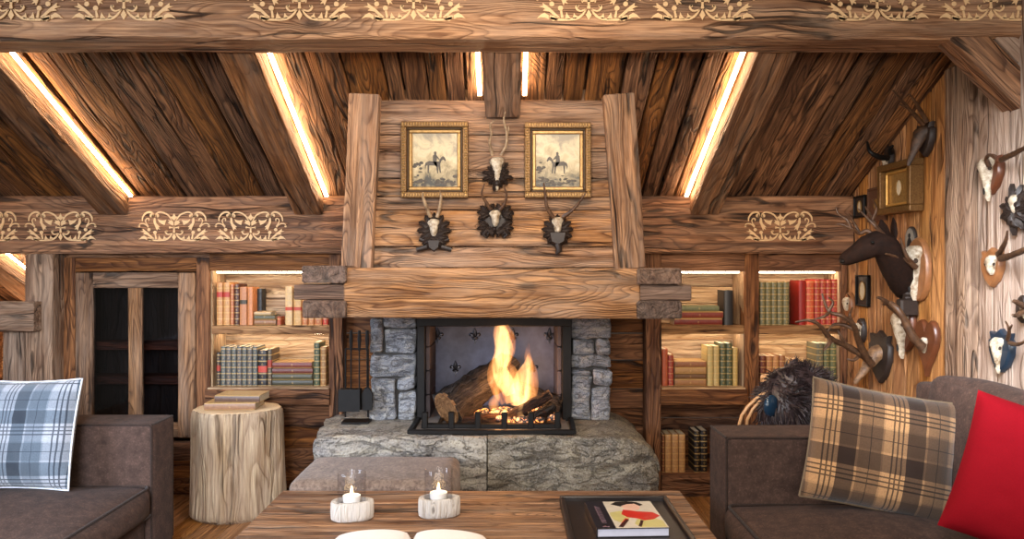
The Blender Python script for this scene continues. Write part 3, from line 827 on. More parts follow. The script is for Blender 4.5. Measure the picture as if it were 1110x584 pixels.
# flames: glowing gas inside tongue-shaped bodies
def flame_mat(name, c1, c2, st, sc):
    t = NT(name); tc = t.n('ShaderNodeTexCoord'); g = tc.outputs['Object']
    n = t.noise(t.vmath('MULTIPLY', g, (9*sc, 9*sc, 2.6*sc)), 1.6, 3, .6, .8)
    d = t.ramp(n, [(.36,0),(.58,1)])
    e = t.n('ShaderNodeEmission'); t.l(t.mix(d, c1, c2), e.inputs[0]); t.l(t.math('MULTIPLY', t.math('ADD', t.math('MULTIPLY', d, .9), .1), st), e.inputs[1])
    t.l(e.outputs[0], t.out.inputs['Volume']); return t.m
m_fl1 = flame_mat('flame_yellow', (1,.30,.06,1), (1,.55,.20,1), 30, 1.5)
m_fl2 = flame_mat('flame_orange', (1,.20,.03,1), (1,.42,.12,1), 16, 1.2)
fire = thing('fire', 'tall orange and yellow flames rising from the burning logs', 'fire', tuple(P(556,455,4.2)))
def tongue(pts, rad, mat, Y, flat=.55):
    q = [P(a, b, Y)+Vector((0, .01*math.sin(i*1.7), 0)) for i, (a, b) in enumerate(pts)]
    mb = MB(); V = []; 
    # smooth the path
    Q = []; R = []
    n = len(q)
    for i in range(n-1):
        p0 = q[max(0,i-1)]; p1 = q[i]; p2 = q[i+1]; p3 = q[min(n-1,i+2)]
        for k in range(4):
            tt = k/4; Q.append(.5*((2*p1)+(p2-p0)*tt+(2*p0-5*p1+4*p2-p3)*tt*tt+(3*p1-p0-3*p2+p3)*tt**3)); R.append(rad[i]+(rad[i+1]-rad[i])*tt)
    Q.append(q[-1]); R.append(rad[-1])
    mb.tube(Q, [r/F*Y for r in R], 14, nz=.12)
    mb.build('flame', mat, fire, smooth='all')
tongue([(553,428),(548,415),(541,398),(546,380),(543,362),(542,353)], [6,10,9,10.5,9,6], m_fl1, 4.22)
tongue([(562,440),(564,425),(568,408),(573,395),(574,382)], [9,12.5,10,6,1], m_fl1, 4.18)
tongue([(548,436),(540,424),(534,410),(533,398),(536,386)], [5,7,6,4,1], m_fl2, 4.20)
tongue([(556,436),(553,420),(556,406),(552,392)], [8,10,7,1], m_fl2, 4.25)
tongue([(574,438),(577,420),(577,404),(572,386),(573,372)], [6,7,6,4,.8], m_fl2, 4.24)
tongue([(538,448),(535,438),(538,430),(534,418)], [5,6,4,.8], m_fl2, 4.14)
tongue([(566,458),(563,448),(567,436)], [5,4,.8], m_fl1, 4.09)
tongue([(545,398),(551,380),(552,366),(547,353)], [6,8,7,4], m_fl2, 4.25)

# ---- fire tools
ft = thing('fireplace_tool_set', 'black iron fireplace tool stand with poker, brush and shovel', 'fire tools', (X(386,4.2), 4.2, HT))
Yt = 4.22
mb = MB(); mb.box((X(372,Yt), Yt-.05, HT+.002), (X(401,Yt), Yt+.06, HT+.014), 0, ch=.003); mb.build('base', m_black, ft)
mb = MB(); mb.tube([P(374.5,452,Yt), P(374.5,378,Yt)], .005, 8); mb.tube([P(374.5,378,Yt), P(399,378,Yt)], .005, 8); mb.tube([P(399,378,Yt), P(399,452,Yt)], .005, 8)
mb.build('stand_frame', m_black, ft)
for i, (px, kind) in enumerate(((380.5,'brush'),(389.5,'poker'),(398,'shovel'))):
    y = Yt-.03; tool = MB()
    tool.tube([P(px,358,y), P(px,368,y), P(px,380,y)], [.009,.012,.007], 8); tool.tube([P(px,380,y), P(px,436,y)], .0045, 8)
    if kind == 'poker': tool.tube([P(px,436,y), P(px+1,441,y), P(px-1.5,444,y), P(px-4,442,y)], [.0045,.0045,.004,.003], 8)
    o = tool.build('fire_'+kind, m_black, ft)
    if kind == 'brush':
        mb = MB(); mb.box(P(374,444,y+.03), P(385,422,y-.03)+Vector((0,0,0)), 2, ch=.006); mb.build('brush_head', m_black, o)
    if kind == 'shovel':
        mb = MB(); c = P(398,430,y); mb.prism([(-.03,-.08),(.03,-.08),(.034,.02),(.012,.055),(-.012,.055),(-.034,.02)], .006, -.006, Matrix.Translation(c), ch=.003); mb.build('shovel_blade', m_black, o)

# ---- pictures over the mantel
m_gilt = plain('gilt', srgb(126,94,52), .45, .45, nz=.5, ns=90, bs=.6, col2=srgb(92,62,30))
m_giltl = plain('gilt_light', srgb(168,130,74), .42, .45, nz=.45, ns=60, bs=.3)
t = NT('painting_ground'); g = t.attr('gc'); sx = t.n('ShaderNodeSeparateXYZ'); t.l(g, sx.inputs[0])
n1 = t.noise(g, 14, 5, .65, .5); up = t.math('ADD', t.math('MULTIPLY', sx.outputs[2], 3.2), t.math('MULTIPLY', t.math('SUBTRACT', n1, .5), 1.5))
t.bsdf(t.ramp(up, [(-.2,srgb(40,36,24)),(.0,srgb(70,62,42)),(.16,srgb(124,108,74)),(.34,srgb(160,142,104)),(.6,srgb(196,178,140)),(.9,srgb(140,128,106))]), .45, n1, .2, .002)
m_paint = t.m
m_sil = plain('paint_dark', srgb(38,30,22), .5, nz=.5, ns=90, col2=srgb(74,60,42))
horse = [(-.42,.02),(-.46,-.12),(-.43,-.3),(-.40,-.14),(-.34,-.08),(-.33,-.46),(-.28,-.46),(-.25,-.1),(.05,-.12),(.10,-.46),(.15,-.46),(.15,-.12),(.22,-.44),(.27,-.44),(.24,-.02),(.30,.12),(.38,.16),(.46,.08),(.50,.12),(.44,.26),(.36,.32),(.26,.24),(.18,.08),(.0,.06),(-.26,.1)]
rider = [(-.08,.02),(.06,-.16),(.11,-.16),(.08,.06),(.09,.22),(.20,.14),(.21,.18),(.09,.34),(.06,.36),(.07,.50),(.0,.53),(-.05,.48),(-.04,.38),(-.09,.34),(-.1,.14)]
def picture(x0, x1, y0, y1, label, flip):
    Y = YH-.0; a = P(x0, y1, Y); b = P(x1, y0, Y); c = (a+b)/2; w = b.x-a.x; h = b.z-a.z
    p = thing('framed_painting', label, 'painting', (c.x, Y-.004, a.z), group='horse rider paintings on the chimney hood')
    def ring(m0, m1, ya, yb, name, mat, n=1):
        mb = MB()
        for s in (-1, 1):
            mb.plank((c.x-w/2+m0, 0, c.z+s*(h/2-(m0+m1)/2)) and Vector((c.x-w/2+m0, (ya+yb)/2, c.z+s*(h/2-(m0+m1)/2))), Vector((c.x+w/2-m0, (ya+yb)/2, c.z+s*(h/2-(m0+m1)/2))), abs(yb-ya), m1-m0, (0,0,1), ch=.004)
            mb.plank(Vector((c.x+s*(w/2-(m0+m1)/2), (ya+yb)/2, c.z-h/2+m1)), Vector((c.x+s*(w/2-(m0+m1)/2), (ya+yb)/2, c.z+h/2-m1)), m1-m0, abs(yb-ya), (0,1,0), ch=.004)
        return mb.build(name, mat, p)
    fr = ring(0, .030, Y-.003, Y-.040, 'frame', m_gilt)
    ring(.030, .040, Y-.003, Y-.030, 'frame_recess', plain('frame_shadow', srgb(74,52,28), .5))
    ring(.040, .058, Y-.003, Y-.024, 'inner_frame', m_giltl)
    mb = MB()
    for s in (-1, 1):
        k = 0; n = int(w/.014)
        for i in range(n): mb.ell((c.x-w/2+.012+(w-.024)*i/(n-1), Y-.041, c.z+s*(h/2-.014)), (.0052,.005,.009), 6, 4)
        n = int(h/.014)
        for i in range(1, n-1): mb.ell((c.x+s*(w/2-.014), Y-.041, c.z-h/2+.012+(h-.024)*i/(n-1)), (.009,.005,.0052), 6, 4)
    mb.build('beading', m_giltl, fr)
    mb = MB(); x2, x3, z2, z3 = c.x-w/2+.056, c.x+w/2-.056, c.z-h/2+.056, c.z+h/2-.056
    mb.add([(x2,Y-.012,z2),(x3,Y-.012,z2),(x3,Y-.012,z3),(x2,Y-.012,z3),(x2,Y-.003,z2),(x3,Y-.003,z2),(x3,Y-.003,z3),(x2,Y-.003,z3)],
           [(0,1,2,3),(7,6,5,4),(0,4,5,1),(1,5,6,2),(2,6,7,3),(3,7,4,0)], [(0,0,0),(x3-x2,0,0),(x3-x2,0,z3-z2),(0,0,z3-z2)]*2, off=Vector((random.uniform(0,3),random.uniform(0,3),0)))
    cv = mb.build('canvas', m_paint, p)
    s = .115; sg = -1 if flip else 1; mb = MB(); cc = Vector((c.x, 0, c.z-.015))
    for o in (horse, rider):
        q = [(cc.x+sg*a_*s, cc.z+b_*s) for a_, b_ in o]
        if flip: q = q[::-1]
        mb.prism(q, Y-.0122, Y-.0132)
    rs = random.Random(int(x0))
    for k in range(46):
        xx = rs.uniform(x2+.012, x3-.012); zz = z2+.012+abs(rs.gauss(0,.02)); 
        if rs.random() < .3: xx = x2+rs.uniform(.012,.05); zz = z2+rs.uniform(.03,.13)
        mb.ell((xx, Y-.0124, zz), (rs.uniform(.006,.014), .0006, rs.uniform(.003,.009)), 8, 5)
    mb.build('painted_figures', m_sil, cv)
picture(435.5, 508, 133, 215, 'gilt framed painting of a horse rider, left of the skulls on the hood', False)
picture(568.5, 640, 134, 215, 'gilt framed painting of a horse rider, right of the skulls on the hood', True)

# ================================================================== TROPHIES
def leafshape(mb, c, ang, L, wd, th, up=.3):
    # carved leaf in the xz plane of its plaque, bowed outward (-y)
    n = 7; vs = []; fs = []
    d = Vector((math.sin(ang), 0, math.cos(ang))); sd = Vector((math.cos(ang), 0, -math.sin(ang)))
    for i in range(n):
        t = i/(n-1); w = wd*math.sin(PI*min(1, t*.92+.08))**.7*(1+.25*math.sin(t*16))
        bow = -th*(.5+1.2*math.sin(PI*t)*up*3)
        for (a, q) in ((-1, .0), (-.45, -th*.7), (0, -th*.35), (.45, -th*.7), (1, .0)):
            vs.append(Vector(c)+d*(L*t)+sd*(a*w)+Vector((0, bow+q, 0)))
        vs.append(Vector(c)+d*(L*t)+Vector((0, .002, 0)))
    for i in range(n-1):
        for k in range(6): fs.append((i*6+k, (i+1)*6+k, (i+1)*6+(k+1)%6, i*6+(k+1)%6))
    fs.append(tuple(range(5,-1,-1))); fs.append(tuple(range((n-1)*6, n*6)))
    mb.add(vs, fs)
def skull(mb, c, s, M=None, depth=1.0, short=False):
    # deer skull seen from the front: brow at the top, snout tapering down; local x right, -y out, z up
    pr = [(.30,.30,.20),(.24,.44,.36),(.12,.50,.46),(0,.47,.48),(-.14,.40,.44),(-.30,.28,.38),(-.5,.20,.30),(-.72,.145,.24),(-.92,.11,.18),(-1.02,.05,.1)]
    if short: pr = pr[:6]+[(-.42,.2,.3),(-.5,.12,.2)]
    n = 14; vs = []; fs = []
    for (z, w, d) in pr:
        for k in range(n):
            a = 2*PI*k/n; x = math.cos(a)*w*.62; y = -abs(math.sin(a))**1.1*d*.62*depth if math.sin(a) > 0 else .1*math.sin(a)*-d
            if math.sin(a) > .6: x *= .9
            nq = noise.noise(Vector((x*5, y*5, z*5))+Vector(c)*9); x *= 1+.18*nq; y *= 1+.22*nq
            if -.25 < z < .05 and abs(math.cos(a)) > .8: x *= .82 if z > -.2 else 1.12
            v = Vector((x*s, (y-.02)*s, z*s)); vs.append(Vector(c)+(M @ v if M else v))
    m = len(pr)
    for i in range(m-1):
        for k in range(n): fs.append((i*n+k, (i+1)*n+k, (i+1)*n+(k+1)%n, i*n+(k+1)%n))
    fs.append(tuple(range(n))); fs.append(tuple(range(m*n-1, (m-1)*n-1, -1)))
    mb.add(vs, fs)
def horns(parent, lists, mat, base_name='antler'):
    for i, branches in enumerate(lists):
        mb = MB()
        for (pts, r0, r1) in branches:
            q = [Vector(p) for p in pts]; Q = []; n = len(q)
            for j in range(n-1):
                p0 = q[max(0,j-1)]; p1 = q[j]; p2 = q[j+1]; p3 = q[min(n-1,j+2)]
                for k in range(4):
                    tt = k/4; Q.append(.5*((2*p1)+(p2-p0)*tt+(2*p0-5*p1+4*p2-p3)*tt*tt+(3*p1-p0-3*p2+p3)*tt**3))
            Q.append(q[-1]); m = len(Q)
            mb.tube(Q, [r0+(r1-r0)*(k/(m-1))**1.3 for k in range(m)], 8, nz=.25)
        mb.build(base_name, mat, parent, world=False, smooth=60)
def carved(kind, s):
    mb = MB()
    if kind == 'round':
        mb.ell((0,-.004,0), (.5*s, .012, .55*s), 20, 8)
        for k in range(12): leafshape(mb, (0,-.008,0), 2*PI*k/12+.2, s*(.78+.12*math.sin(k*2.4)), s*.16, .014)
        for k in range(9): leafshape(mb, (0,-.016,-.1*s), 2*PI*k/9, s*.55, s*.13, .014)
        mb.ell((0,-.03,-.48*s), (.15*s,.02,.15*s), 12, 8)
    elif kind == 'square':
        for sx in (-1,1):
            for sz in (-1,1):
                for k in range(5): leafshape(mb, (sx*.28*s,-.006,sz*.26*s), math.atan2(sx, sz)+(k-2)*.62, s*.5, s*.13, .014)
        for k in range(14): leafshape(mb, (.55*s*math.cos(k*.449),-.006,.5*s*math.sin(k*.449)), k*1.3, s*.3, s*.1, .012)
        mb.ell((0,-.004,0), (.62*s,.012,.56*s), 16, 8)
        for sx in (-1,1): mb.tube([(sx*.1*s,-.03,-.55*s),(sx*.35*s,-.035,-.4*s),(sx*.5*s,-.03,-.6*s),(sx*.35*s,-.03,-.72*s)], [.1*s,.09*s,.07*s,.04*s], 8)
    elif kind == 'oak':
        for k in range(11): leafshape(mb, (0,-.006,.1*s), -2.7+5.4*k/10, s*(.8 if k in (0,10) else .72), s*.17, .014)
        for k in range(7): leafshape(mb, (0,-.014,-.15*s), 1.2+2.9*k/6, s*.6, s*.15, .013)
        mb.ell((0,-.004,0), (.48*s,.012,.6*s), 16, 8)
        for a in (-.9, .9): mb.tube([(math.sin(a)*.9*s,-.016,-.45*s-.25*s),(0,-.02,-.5*s),(-math.sin(a)*.75*s,-.016,-.25*s)], [.1*s,.12*s,.1*s], 8)
        mb.prism([(-.26*s,-.3*s),(.26*s,-.3*s),(.22*s,-.62*s),(0,-.78*s),(-.22*s,-.62*s)], -.02, -.045, ch=.006)
    elif kind == 'tail':
        for k in range(11): leafshape(mb, (0,-.006,.05*s), -2.5+5*k/10, s*.68, s*.16, .014)
        mb.ell((0,-.004,-.05*s), (.5*s,.014,.58*s), 16, 8)
        mb.prism([(-.36*s,-.02*s),(.36*s,-.02*s),(.3*s,-.42*s),(.12*s,-.55*s),(-.12*s,-.55*s),(-.3*s,-.42*s)], -.016, -.05, ch=.008)
        mb.tube([(0,-.03,-.5*s),(.06*s,-.034,-.8*s),(-.06*s,-.03,-.95*s)], [.16*s,.13*s,.06*s], 8)
    elif kind == 'shield':
        mb.prism([(0,-1.05*s),(.4*s,-.72*s),(.66*s,-.2*s),(.7*s,.3*s),(.55*s,.42*s),(.62*s,.68*s),(.3*s,.62*s),(0,.82*s),(-.3*s,.62*s),(-.62*s,.68*s),(-.55*s,.42*s),(-.7*s,.3*s),(-.66*s,-.2*s),(-.4*s,-.72*s)], 0, -.028, ch=.009)
    elif kind == 'heart':
        out = []
        for k in range(28):
            a = 2*PI*k/28; x = 16*math.sin(a)**3; z = 13*math.cos(a)-5*math.cos(2*a)-2*math.cos(3*a)-math.cos(4*a); out.append((x/17*.62*s, z/15*.95*s))
        mb.prism(out, 0, -.028, ch=.008)
    elif kind == 'oval':
        mb.prism([(.5*s*math.sin(2*PI*k/28), .85*s*math.cos(2*PI*k/28)) for k in range(28)], 0, -.028, ch=.009)
    return mb
RZ = -PI/2
m_sock = plain('socket_brown', srgb(58,42,30), .8)
def trophy(label, loc, rz, kind, ps, wood_m, sk, lists, ant_m, sko=(0,0,0), name='antler_trophy', cat='antler trophy', group=None, skM=None, short=False, socket=True, bone=None):
    t = thing(name, label, cat, tuple(loc), (0,0,rz), group)
    carved(kind, ps).build('plaque', wood_m, t, world=False, smooth=45)
    mb = MB(); c = Vector(sko)+Vector((0,-.022,0)); skull(mb, c, sk, skM, short=short); so = mb.build('skull', bone or m_bone, t, world=False, smooth=60)
    if socket:
        for s in (-1,1):
            mb = MB()
            v = Vector((s*.25*sk, -.17*sk, -.06*sk)); v = skM @ v if skM else v
            mb.ell(c+v, (.035*sk,.06*sk,.065*sk), 8, 6, nz=.4, fr=60)
            mb.build('eye_socket', m_sock, so, world=False)
        v = Vector((0,-.17*sk,-.72*sk)); v = skM @ v if skM else v
        if not short:
            mb = MB(); mb.ell(c+v, (.03*sk,.03*sk,.11*sk), 8, 6); mb.build('nasal_opening', m_dark, so, world=False)
    horns(t, lists, ant_m)
    return t
def hp(px, py): return P(px, py, YH-.006)
k = YH/F                                              # metres per pixel on the hood
def rel(c, pts, dep=None, r0=.009, r1=.003):
    out = []
    for i, p in enumerate(pts):
        d = dep[i] if dep else -.05-.02*i
        out.append(((p[0]-c[0])*k, d, (c[1]-p[1])*k))
    return (out, r0, r1)
GH = 'roe deer skull trophies on the chimney hood'
c = (539, 190)
trophy('tall roe skull on a black leafy plaque, highest between the two paintings', hp(*c), 0, 'round', .100, w_carved, .130,
       [[rel(c,[(534,170),(531,158),(533,148),(532,140),(537,136)])],[rel(c,[(543,170),(549,158),(549,146),(546,135),(548,127)]), rel(c,[(549,150),(551,146),(551,141)],[-.07,-.09,-.1],.006,.003)]], m_antler_t, (0,0,.05), group=GH)
c = (471, 252)
trophy('roe skull with upright pale horns on dark oak-leaf plaque under the left painting', hp(*c), 0, 'oak', .128, w_carved, .112,
       [[rel(c,[(468,236),(464,226),(461,216),(461,211)],None,.011,.003)],[rel(c,[(475,236),(478,226),(480,216),(479,209)],None,.011,.003)]], m_antler_t, (0,0,.035), short=True, group=GH)
c = (537, 239)
trophy('roe skull with small curved horns on a square carved plaque, below the tall skull', hp(*c), 0, 'square', .125, w_carved, .105,
       [[rel(c,[(532,228),(527,220),(523,212),(526,202)],None,.010,.003)],[rel(c,[(542,228),(547,222),(549,213),(546,203)],None,.010,.003)]], m_antler, (0,0,.02), short=True, group=GH)
c = (604, 251)
trophy('roe skull with long spread horns on brown plaque under the right painting', hp(*c), 0, 'tail', .125, w_carved, .108,
       [[rel(c,[(599,236),(592,226),(590,212),(588,201)],None,.012,.003)],[rel(c,[(609,236),(618,230),(626,221),(632,212)],None,.012,.003)]], m_antler, (0,0,.04), short=True, group=GH)

# ---- right wall. world-space horn paths are turned into the trophy's own frame
def wt(label, px, py, kind, ps, wm, sk, paths, am=m_antler, sko=(0,0,0), off=.0, tilt=None, **kw):
    loc = W(px, py, off)
    M = Matrix.Translation(loc) @ Matrix.Rotation(RZ, 4, 'Z'); inv = M.inverted()
    L = [[([inv @ Vector(p) for p in pts], r0, r1) for (pts, r0, r1) in br] for br in paths]
    return trophy(label, loc, RZ, kind, ps, wm, sk, L, am, sko, skM=tilt, **kw)
def WP(pts, offs): return [W(p[0], p[1], 0) if o == 0 else P(p[0], p[1], (WR-o)*F/(p[0]-CX)) for p, o in zip(pts, offs)]
def A(pts, offs, r0=.012, r1=.004): return (WP(pts, offs), r0, r1)
tf = Euler((-.45,0,0)).to_matrix()
wt('small dark skull with forked antlers, highest on the plank wall under the roof', 1006, 148, 'shield', .10, w_carved, .17,
   [[A([(1001,135),(992,125),(980,112),(968,98)],[.05,.11,.21,.31],.012,.004),A([(984,117),(975,113)],[.175,.24],.008,.003)],[A([(1004,132),(999,122),(993,112),(986,102)],[.05,.09,.15,.21],.012,.004)]], sko=(0,0,.0), tilt=tf, socket=False, bone=plain('old_bone', srgb(84,58,38), .6, nz=.6, ns=40, col2=srgb(30,20,14)))
wt('pair of thick curved black horns on a small plaque above the gilt relief', 966, 170, 'oval', .075, w_carved, .09,
   [[A([(962,171),(952,170),(943,164),(940,154)],[.05,.12,.17,.16],.018,.006)],[A([(966,166),(965,161),(968,158)],[.05,.07,.07],.016,.006)]], m_black, sko=(0,0,-.02), short=True)
wt('pale skull with antlers on a brown oval board below the black oval portrait', 998, 292, 'oval', .20, w_plaque2, .22,
   [[A([(993,290),(982,282),(972,278),(960,275)],[.06,.12,.18,.25],.014,.005),A([(978,280),(973,272),(970,262)],[.14,.16,.17],.009,.003)],[A([(990,285),(984,280),(979,268),(976,258)],[.06,.12,.15,.17],.013,.004)]], sko=(0,0,.06))
wt('skull on narrow brown plaque with dark stubby antlers, beside the heart-shaped board', 984, 352, 'oval', .17, w_plaque, .2,
   [[A([(979,343),(968,334),(958,325),(951,322)],[.05,.11,.18,.22],.022,.006)],[A([(976,338),(966,330),(957,330)],[.05,.09,.14],.016,.005)]], sko=(0,0,.02))
wt('heart-shaped brown board with one long dark spiral horn', 1008, 372, 'heart', .16, w_plaque, .1,
   [[A([(1000,376),(990,366),(982,350),(974,336),(965,328)],[.05,.10,.14,.18,.2],.024,.012)]], m_antler, sko=(0,0,-.0), short=True)
big = wt('wide many-pointed red deer antlers on a dark shield, lowest on the wall beside the bookcase', 957, 383, 'shield', .165, w_carved, .21,
   [[A([(945,395),(938,385),(930,368),(925,352),(912,342),(898,337),(891,318)],[.1,.15,.22,.28,.36,.42,.45],.021,.005),
     A([(926,357),(915,352),(903,352),(897,360)],[.26,.3,.36,.4],.013,.004), A([(925,352),(921,342),(924,333)],[.28,.27,.27],.012,.004), A([(899,338),(893,343),(880,347)],[.42,.44,.5],.011,.003), A([(898,337),(903,328),(898,322)],[.42,.40,.41],.010,.003)],
    [A([(942,390),(930,382),(916,374),(904,369),(896,362),(888,352),(876,347),(862,349)],[.1,.18,.26,.34,.4,.46,.52,.58],.022,.005),
     A([(904,369),(898,372),(893,378)],[.34,.38,.4],.012,.004), A([(933,384),(926,390),(918,389)],[.15,.2,.24],.012,.004), A([(896,364),(900,372),(893,380)],[.38,.40,.44],.010,.003), A([(916,374),(912,365),(908,358)],[.26,.3,.32],.011,.004)]],
   sko=(0,0,-.02), tilt=Euler((-.7,0,0)).to_matrix(), socket=False, bone=plain('brown_bone', srgb(150,112,76), .55, nz=.6, ns=40, bs=.7, bd=.006, col2=srgb(70,44,28)))
wt('tiny skull on a narrow pale board just right of the bookcase', 923, 331, 'oval', .10, w_plaque2, .11, [[A([(921,322),(918,318)],[.04,.06],.005,.002)]], sko=(0,0,.02), short=True)
wt('tiny skull on a small dark board above the wide antlers', 936, 358, 'oval', .09, w_carved, .12, [[A([(934,352),(930,349)],[.04,.07],.006,.002)]], sko=(0,0,.01), short=True)
wt('white skull on a dark brown shield in the upper part of the pale wall', 1078, 186, 'shield', .098, w_plaque, .15,
   [[A([(1086,173),(1098,167),(1112,160),(1125,155)],[.05,.09,.12,.13],.013,.006)],[A([(1072,180),(1069,172),(1073,168),(1078,172)],[.05,.07,.08,.09],.010,.005)]], sko=(.0,0,.02))
wt('white skull with dark thick antlers on a pale shield, middle of the pale wall', 1079, 287, 'shield', .095, w_plaque2, .11,
   [[A([(1086,280),(1098,276),(1112,270),(1124,264)],[.05,.09,.12,.13],.016,.008)],[A([(1082,276),(1087,268),(1091,258),(1092,250)],[.05,.08,.1,.11],.012,.004)]], sko=(.02,0,.01), short=True)
wt('white skull with small horns on a blue-black shield, lowest on the pale wall', 1089, 377, 'shield', .103, w_blue, .12,
   [[A([(1095,372),(1104,373),(1113,369)],[.05,.08,.09],.010,.005)],[A([(1092,368),(1094,358),(1090,348)],[.05,.08,.1],.009,.003), A([(1094,358),(1097,352)],[.08,.1],.006,.003)]], sko=(.0,0,.01))
wt('dark carved leaf plaque at the right edge of the pale wall', 1108, 226, 'round', .13, w_carved, .1, [[A([(1112,215),(1118,205)],[.05,.1],.01,.004)]], sko=(0,0,.03), short=True)
wt('dark antler burr poking in at the right edge between two shields', 1113, 335, 'oval', .07, w_carved, .08, [[A([(1110,332),(1103,328),(1098,326)],[.05,.1,.12],.014,.006), A([(1108,338),(1102,342),(1098,341)],[.05,.09,.12],.012,.005)]], sko=(.03,0,0), short=True)

# stag head with neck
m_fur = plain('stag_fur', srgb(44,25,16), .85, nz=.6, ns=50, bs=.6, bd=.006, col2=srgb(22,13,9), spec=.2)
sg = thing('stag_head', 'dark brown stuffed stag head with antlers looking left from the plank wall', 'stag head', tuple(W(984,300)))
def SP(px, py, o): return P(px, py, (WR-o)*F/(px-CX))
# body path from the wall, through the neck, to the nose
path = [(984,314,.0,.066),(979,305,.05,.078),(973,292,.11,.078),(966,279,.17,.072),(959,267,.22,.068),(949,264,.27,.068),(940,268,.31,.062),(930,274,.34,.050),(922,278,.37,.041),(916,281,.39,.036),(912,282,.41,.024)]
mb = MB(); mb.tube([SP(a,b,o) for a,b,o,r in path], [r for *_, r in path], 16, nz=.08); body = mb.build('head', m_fur, sg, smooth='all')
for (a, b) in (((962,262,.20),(955,238,.20)),((970,262,.14),(968,236,.12))):
    mb = MB(); p = SP(*a); q = SP(*b); mb.tube([p, p.lerp(q,.3), p.lerp(q,.7), q], [.014,.030,.026,.006], 10, flat=.4); mb.build('ear', m_fur, sg)
mb = MB(); mb.ell(SP(941,263,.32)+Vector((0,-.045,0)), .010, 10, 8); mb.build('eye', m_black, sg)
mb = MB(); mb.ell(SP(913.5,283,.405), (.016,.022,.014), 10, 8); mb.build('nose', m_black, sg)
def rawant(paths, nm, mat=m_antler):
    mb = MB()
    for pts, r0, r1 in paths:
        q = [SP(*p) for p in pts]; Q = []; n = len(q)
        for j in range(n-1):
            p0 = q[max(0,j-1)]; p1 = q[j]; p2 = q[j+1]; p3 = q[min(n-1,j+2)]
            for kk in range(4):
                tt = kk/4; Q.append(.5*((2*p1)+(p2-p0)*tt+(2*p0-5*p1+4*p2-p3)*tt*tt+(3*p1-p0-3*p2+p3)*tt**3))
        Q.append(q[-1]); m = len(Q); mb.tube(Q, [r0+(r1-r0)*i/(m-1) for i in range(m)], 8, nz=.2)
    mb.build(nm, mat, sg, smooth=60)
rawant([([(950,258,.26),(940,250,.30),(930,248,.34),(921,254,.37)][:2]+[(932,253,.33),(922,247,.38),(912,243,.42),(906,243,.44)],.014,.004), ([(922,247,.38),(918,238,.40),(909,232,.43),(906,224,.44)],.010,.003), ([(932,253,.33),(925,240,.35),(920,231,.36)],.010,.003)], 'antler')
rawant([([(958,256,.24),(950,246,.25),(944,234,.26),(938,224,.27)],.014,.004), ([(950,246,.25),(942,238,.28),(930,226,.32)],.010,.003), ([(946,238,.26),(950,226,.25),(946,216,.24)],.010,.003)], 'antler')
cb = MB()
for kk in range(9): cb.ell(W(985+2*math.sin(kk*2.2), 304+kk*4.0-8, .03), (.04,.036,.03), 10, 7, nz=.35, fr=30)
cb.build('carved_bracket', w_carved, sg); cb = MB(); cb.box(W(984,330,.05)+Vector((-.05,-.03,-.06)), W(984,330,.05)+Vector((.045,.03,.03)), 2, ch=.01)
cb.build('bracket_foot', w_carved, sg)

# small frames
def wall_frame(label, x0, x1, y0, y1, th, fm, im, inner, name='picture_frame', cat='picture frame', oval=None, ts=0):
    cpx = (x0+x1)/2; c = W(cpx, (y0+y1)/2); hy = (W(x0,0).y-W(x1,0).y)/2; h = (y1-y0)/F*c.y/2
    t = thing(name, label, cat, (c.x, c.y, c.z), (0,0,RZ))
    t.rotation_euler = (0, 0, RZ)
    def loc(m, nm, mat, p=t): return m.build(nm, mat, p, world=False)
    b = th
    mb = MB()
    for s in (-1,1):
        mb.plank((-hy, -b/2-.001, s*(h-inner/2)), (hy, -b/2-.001, s*(h-inner/2)), b, inner, (0,0,1), ch=.004)
        mb.plank((s*(hy-inner/2), -b/2-.001, -h+inner), (s*(hy-inner/2), -b/2-.001, h-inner), inner, b, (0,1,0), ch=.004)
    loc(mb, 'frame', fm)
    mb = MB(); mb.box((-hy+inner, -b*.5, -h+inner), (hy-inner, -.002, h-inner), 0, ch=.001); bo = loc(mb, 'backing', im)
    if oval:
        rx, rz, mm = oval
        mb = MB(); pts = [(rx*math.cos(2*PI*i/24), -b*.5-.004, rz*math.sin(2*PI*i/24)) for i in range(25)]; mb.tube(pts, .004, 6, caps=False); loc(mb, 'oval_rim', m_giltl, bo)
        mb = MB(); mb.prism([(rx*.95*math.sin(2*PI*i/24), rz*.95*math.cos(2*PI*i/24)) for i in range(24)], -b*.5, -b*.5-.003); loc(mb, 'oval_medallion', mm, bo)
    return t, hy, h
m_vel = plain('brown_velvet', srgb(92,56,32), .8, nz=.3)
m_cream = plain('cream_card', srgb(206,190,160), .7, nz=.3)
t, hy, h = wall_frame('deep gilt box frame with an oval medallion, largest frame on the plank wall', 964, 1001, 176, 231, .075, m_gilt, m_giltl, .035, oval=(.028,.045,m_cream))
mb = MB(); q_ = .05
for s in (-1,1):
    mb.plank((-hy+q_, -.045, s*(h-q_)), (hy-q_, -.045, s*(h-q_)), .012, .014, (0,0,1), ch=.003); mb.plank((s*(hy-q_), -.045, -h+q_), (s*(hy-q_), -.045, h-q_), .014, .012, (0,1,0), ch=.003)
mb.build('inner_frame', plain('bright_gilt', srgb(220,170,90), .3, .6), t, world=False)
t, hy, h = wall_frame('thin brown frame with a small oval relief, between the black and the gilt frame', 943, 962, 203, 240, .02, m_vel, m_vel, .014, oval=(.024,.030,m_giltl))
wall_frame('narrow black frame with a pale figure, highest at the corner by the roof', 928, 940, 212, 236, .02, m_black, w_carved, .012, oval=(.02,.035,m_cream))
wall_frame('small black frame with a pale oval portrait, beside the lit bookcase', 931, 944, 298, 332, .025, m_black, w_carved, .010, oval=(.034,.055,m_cream))
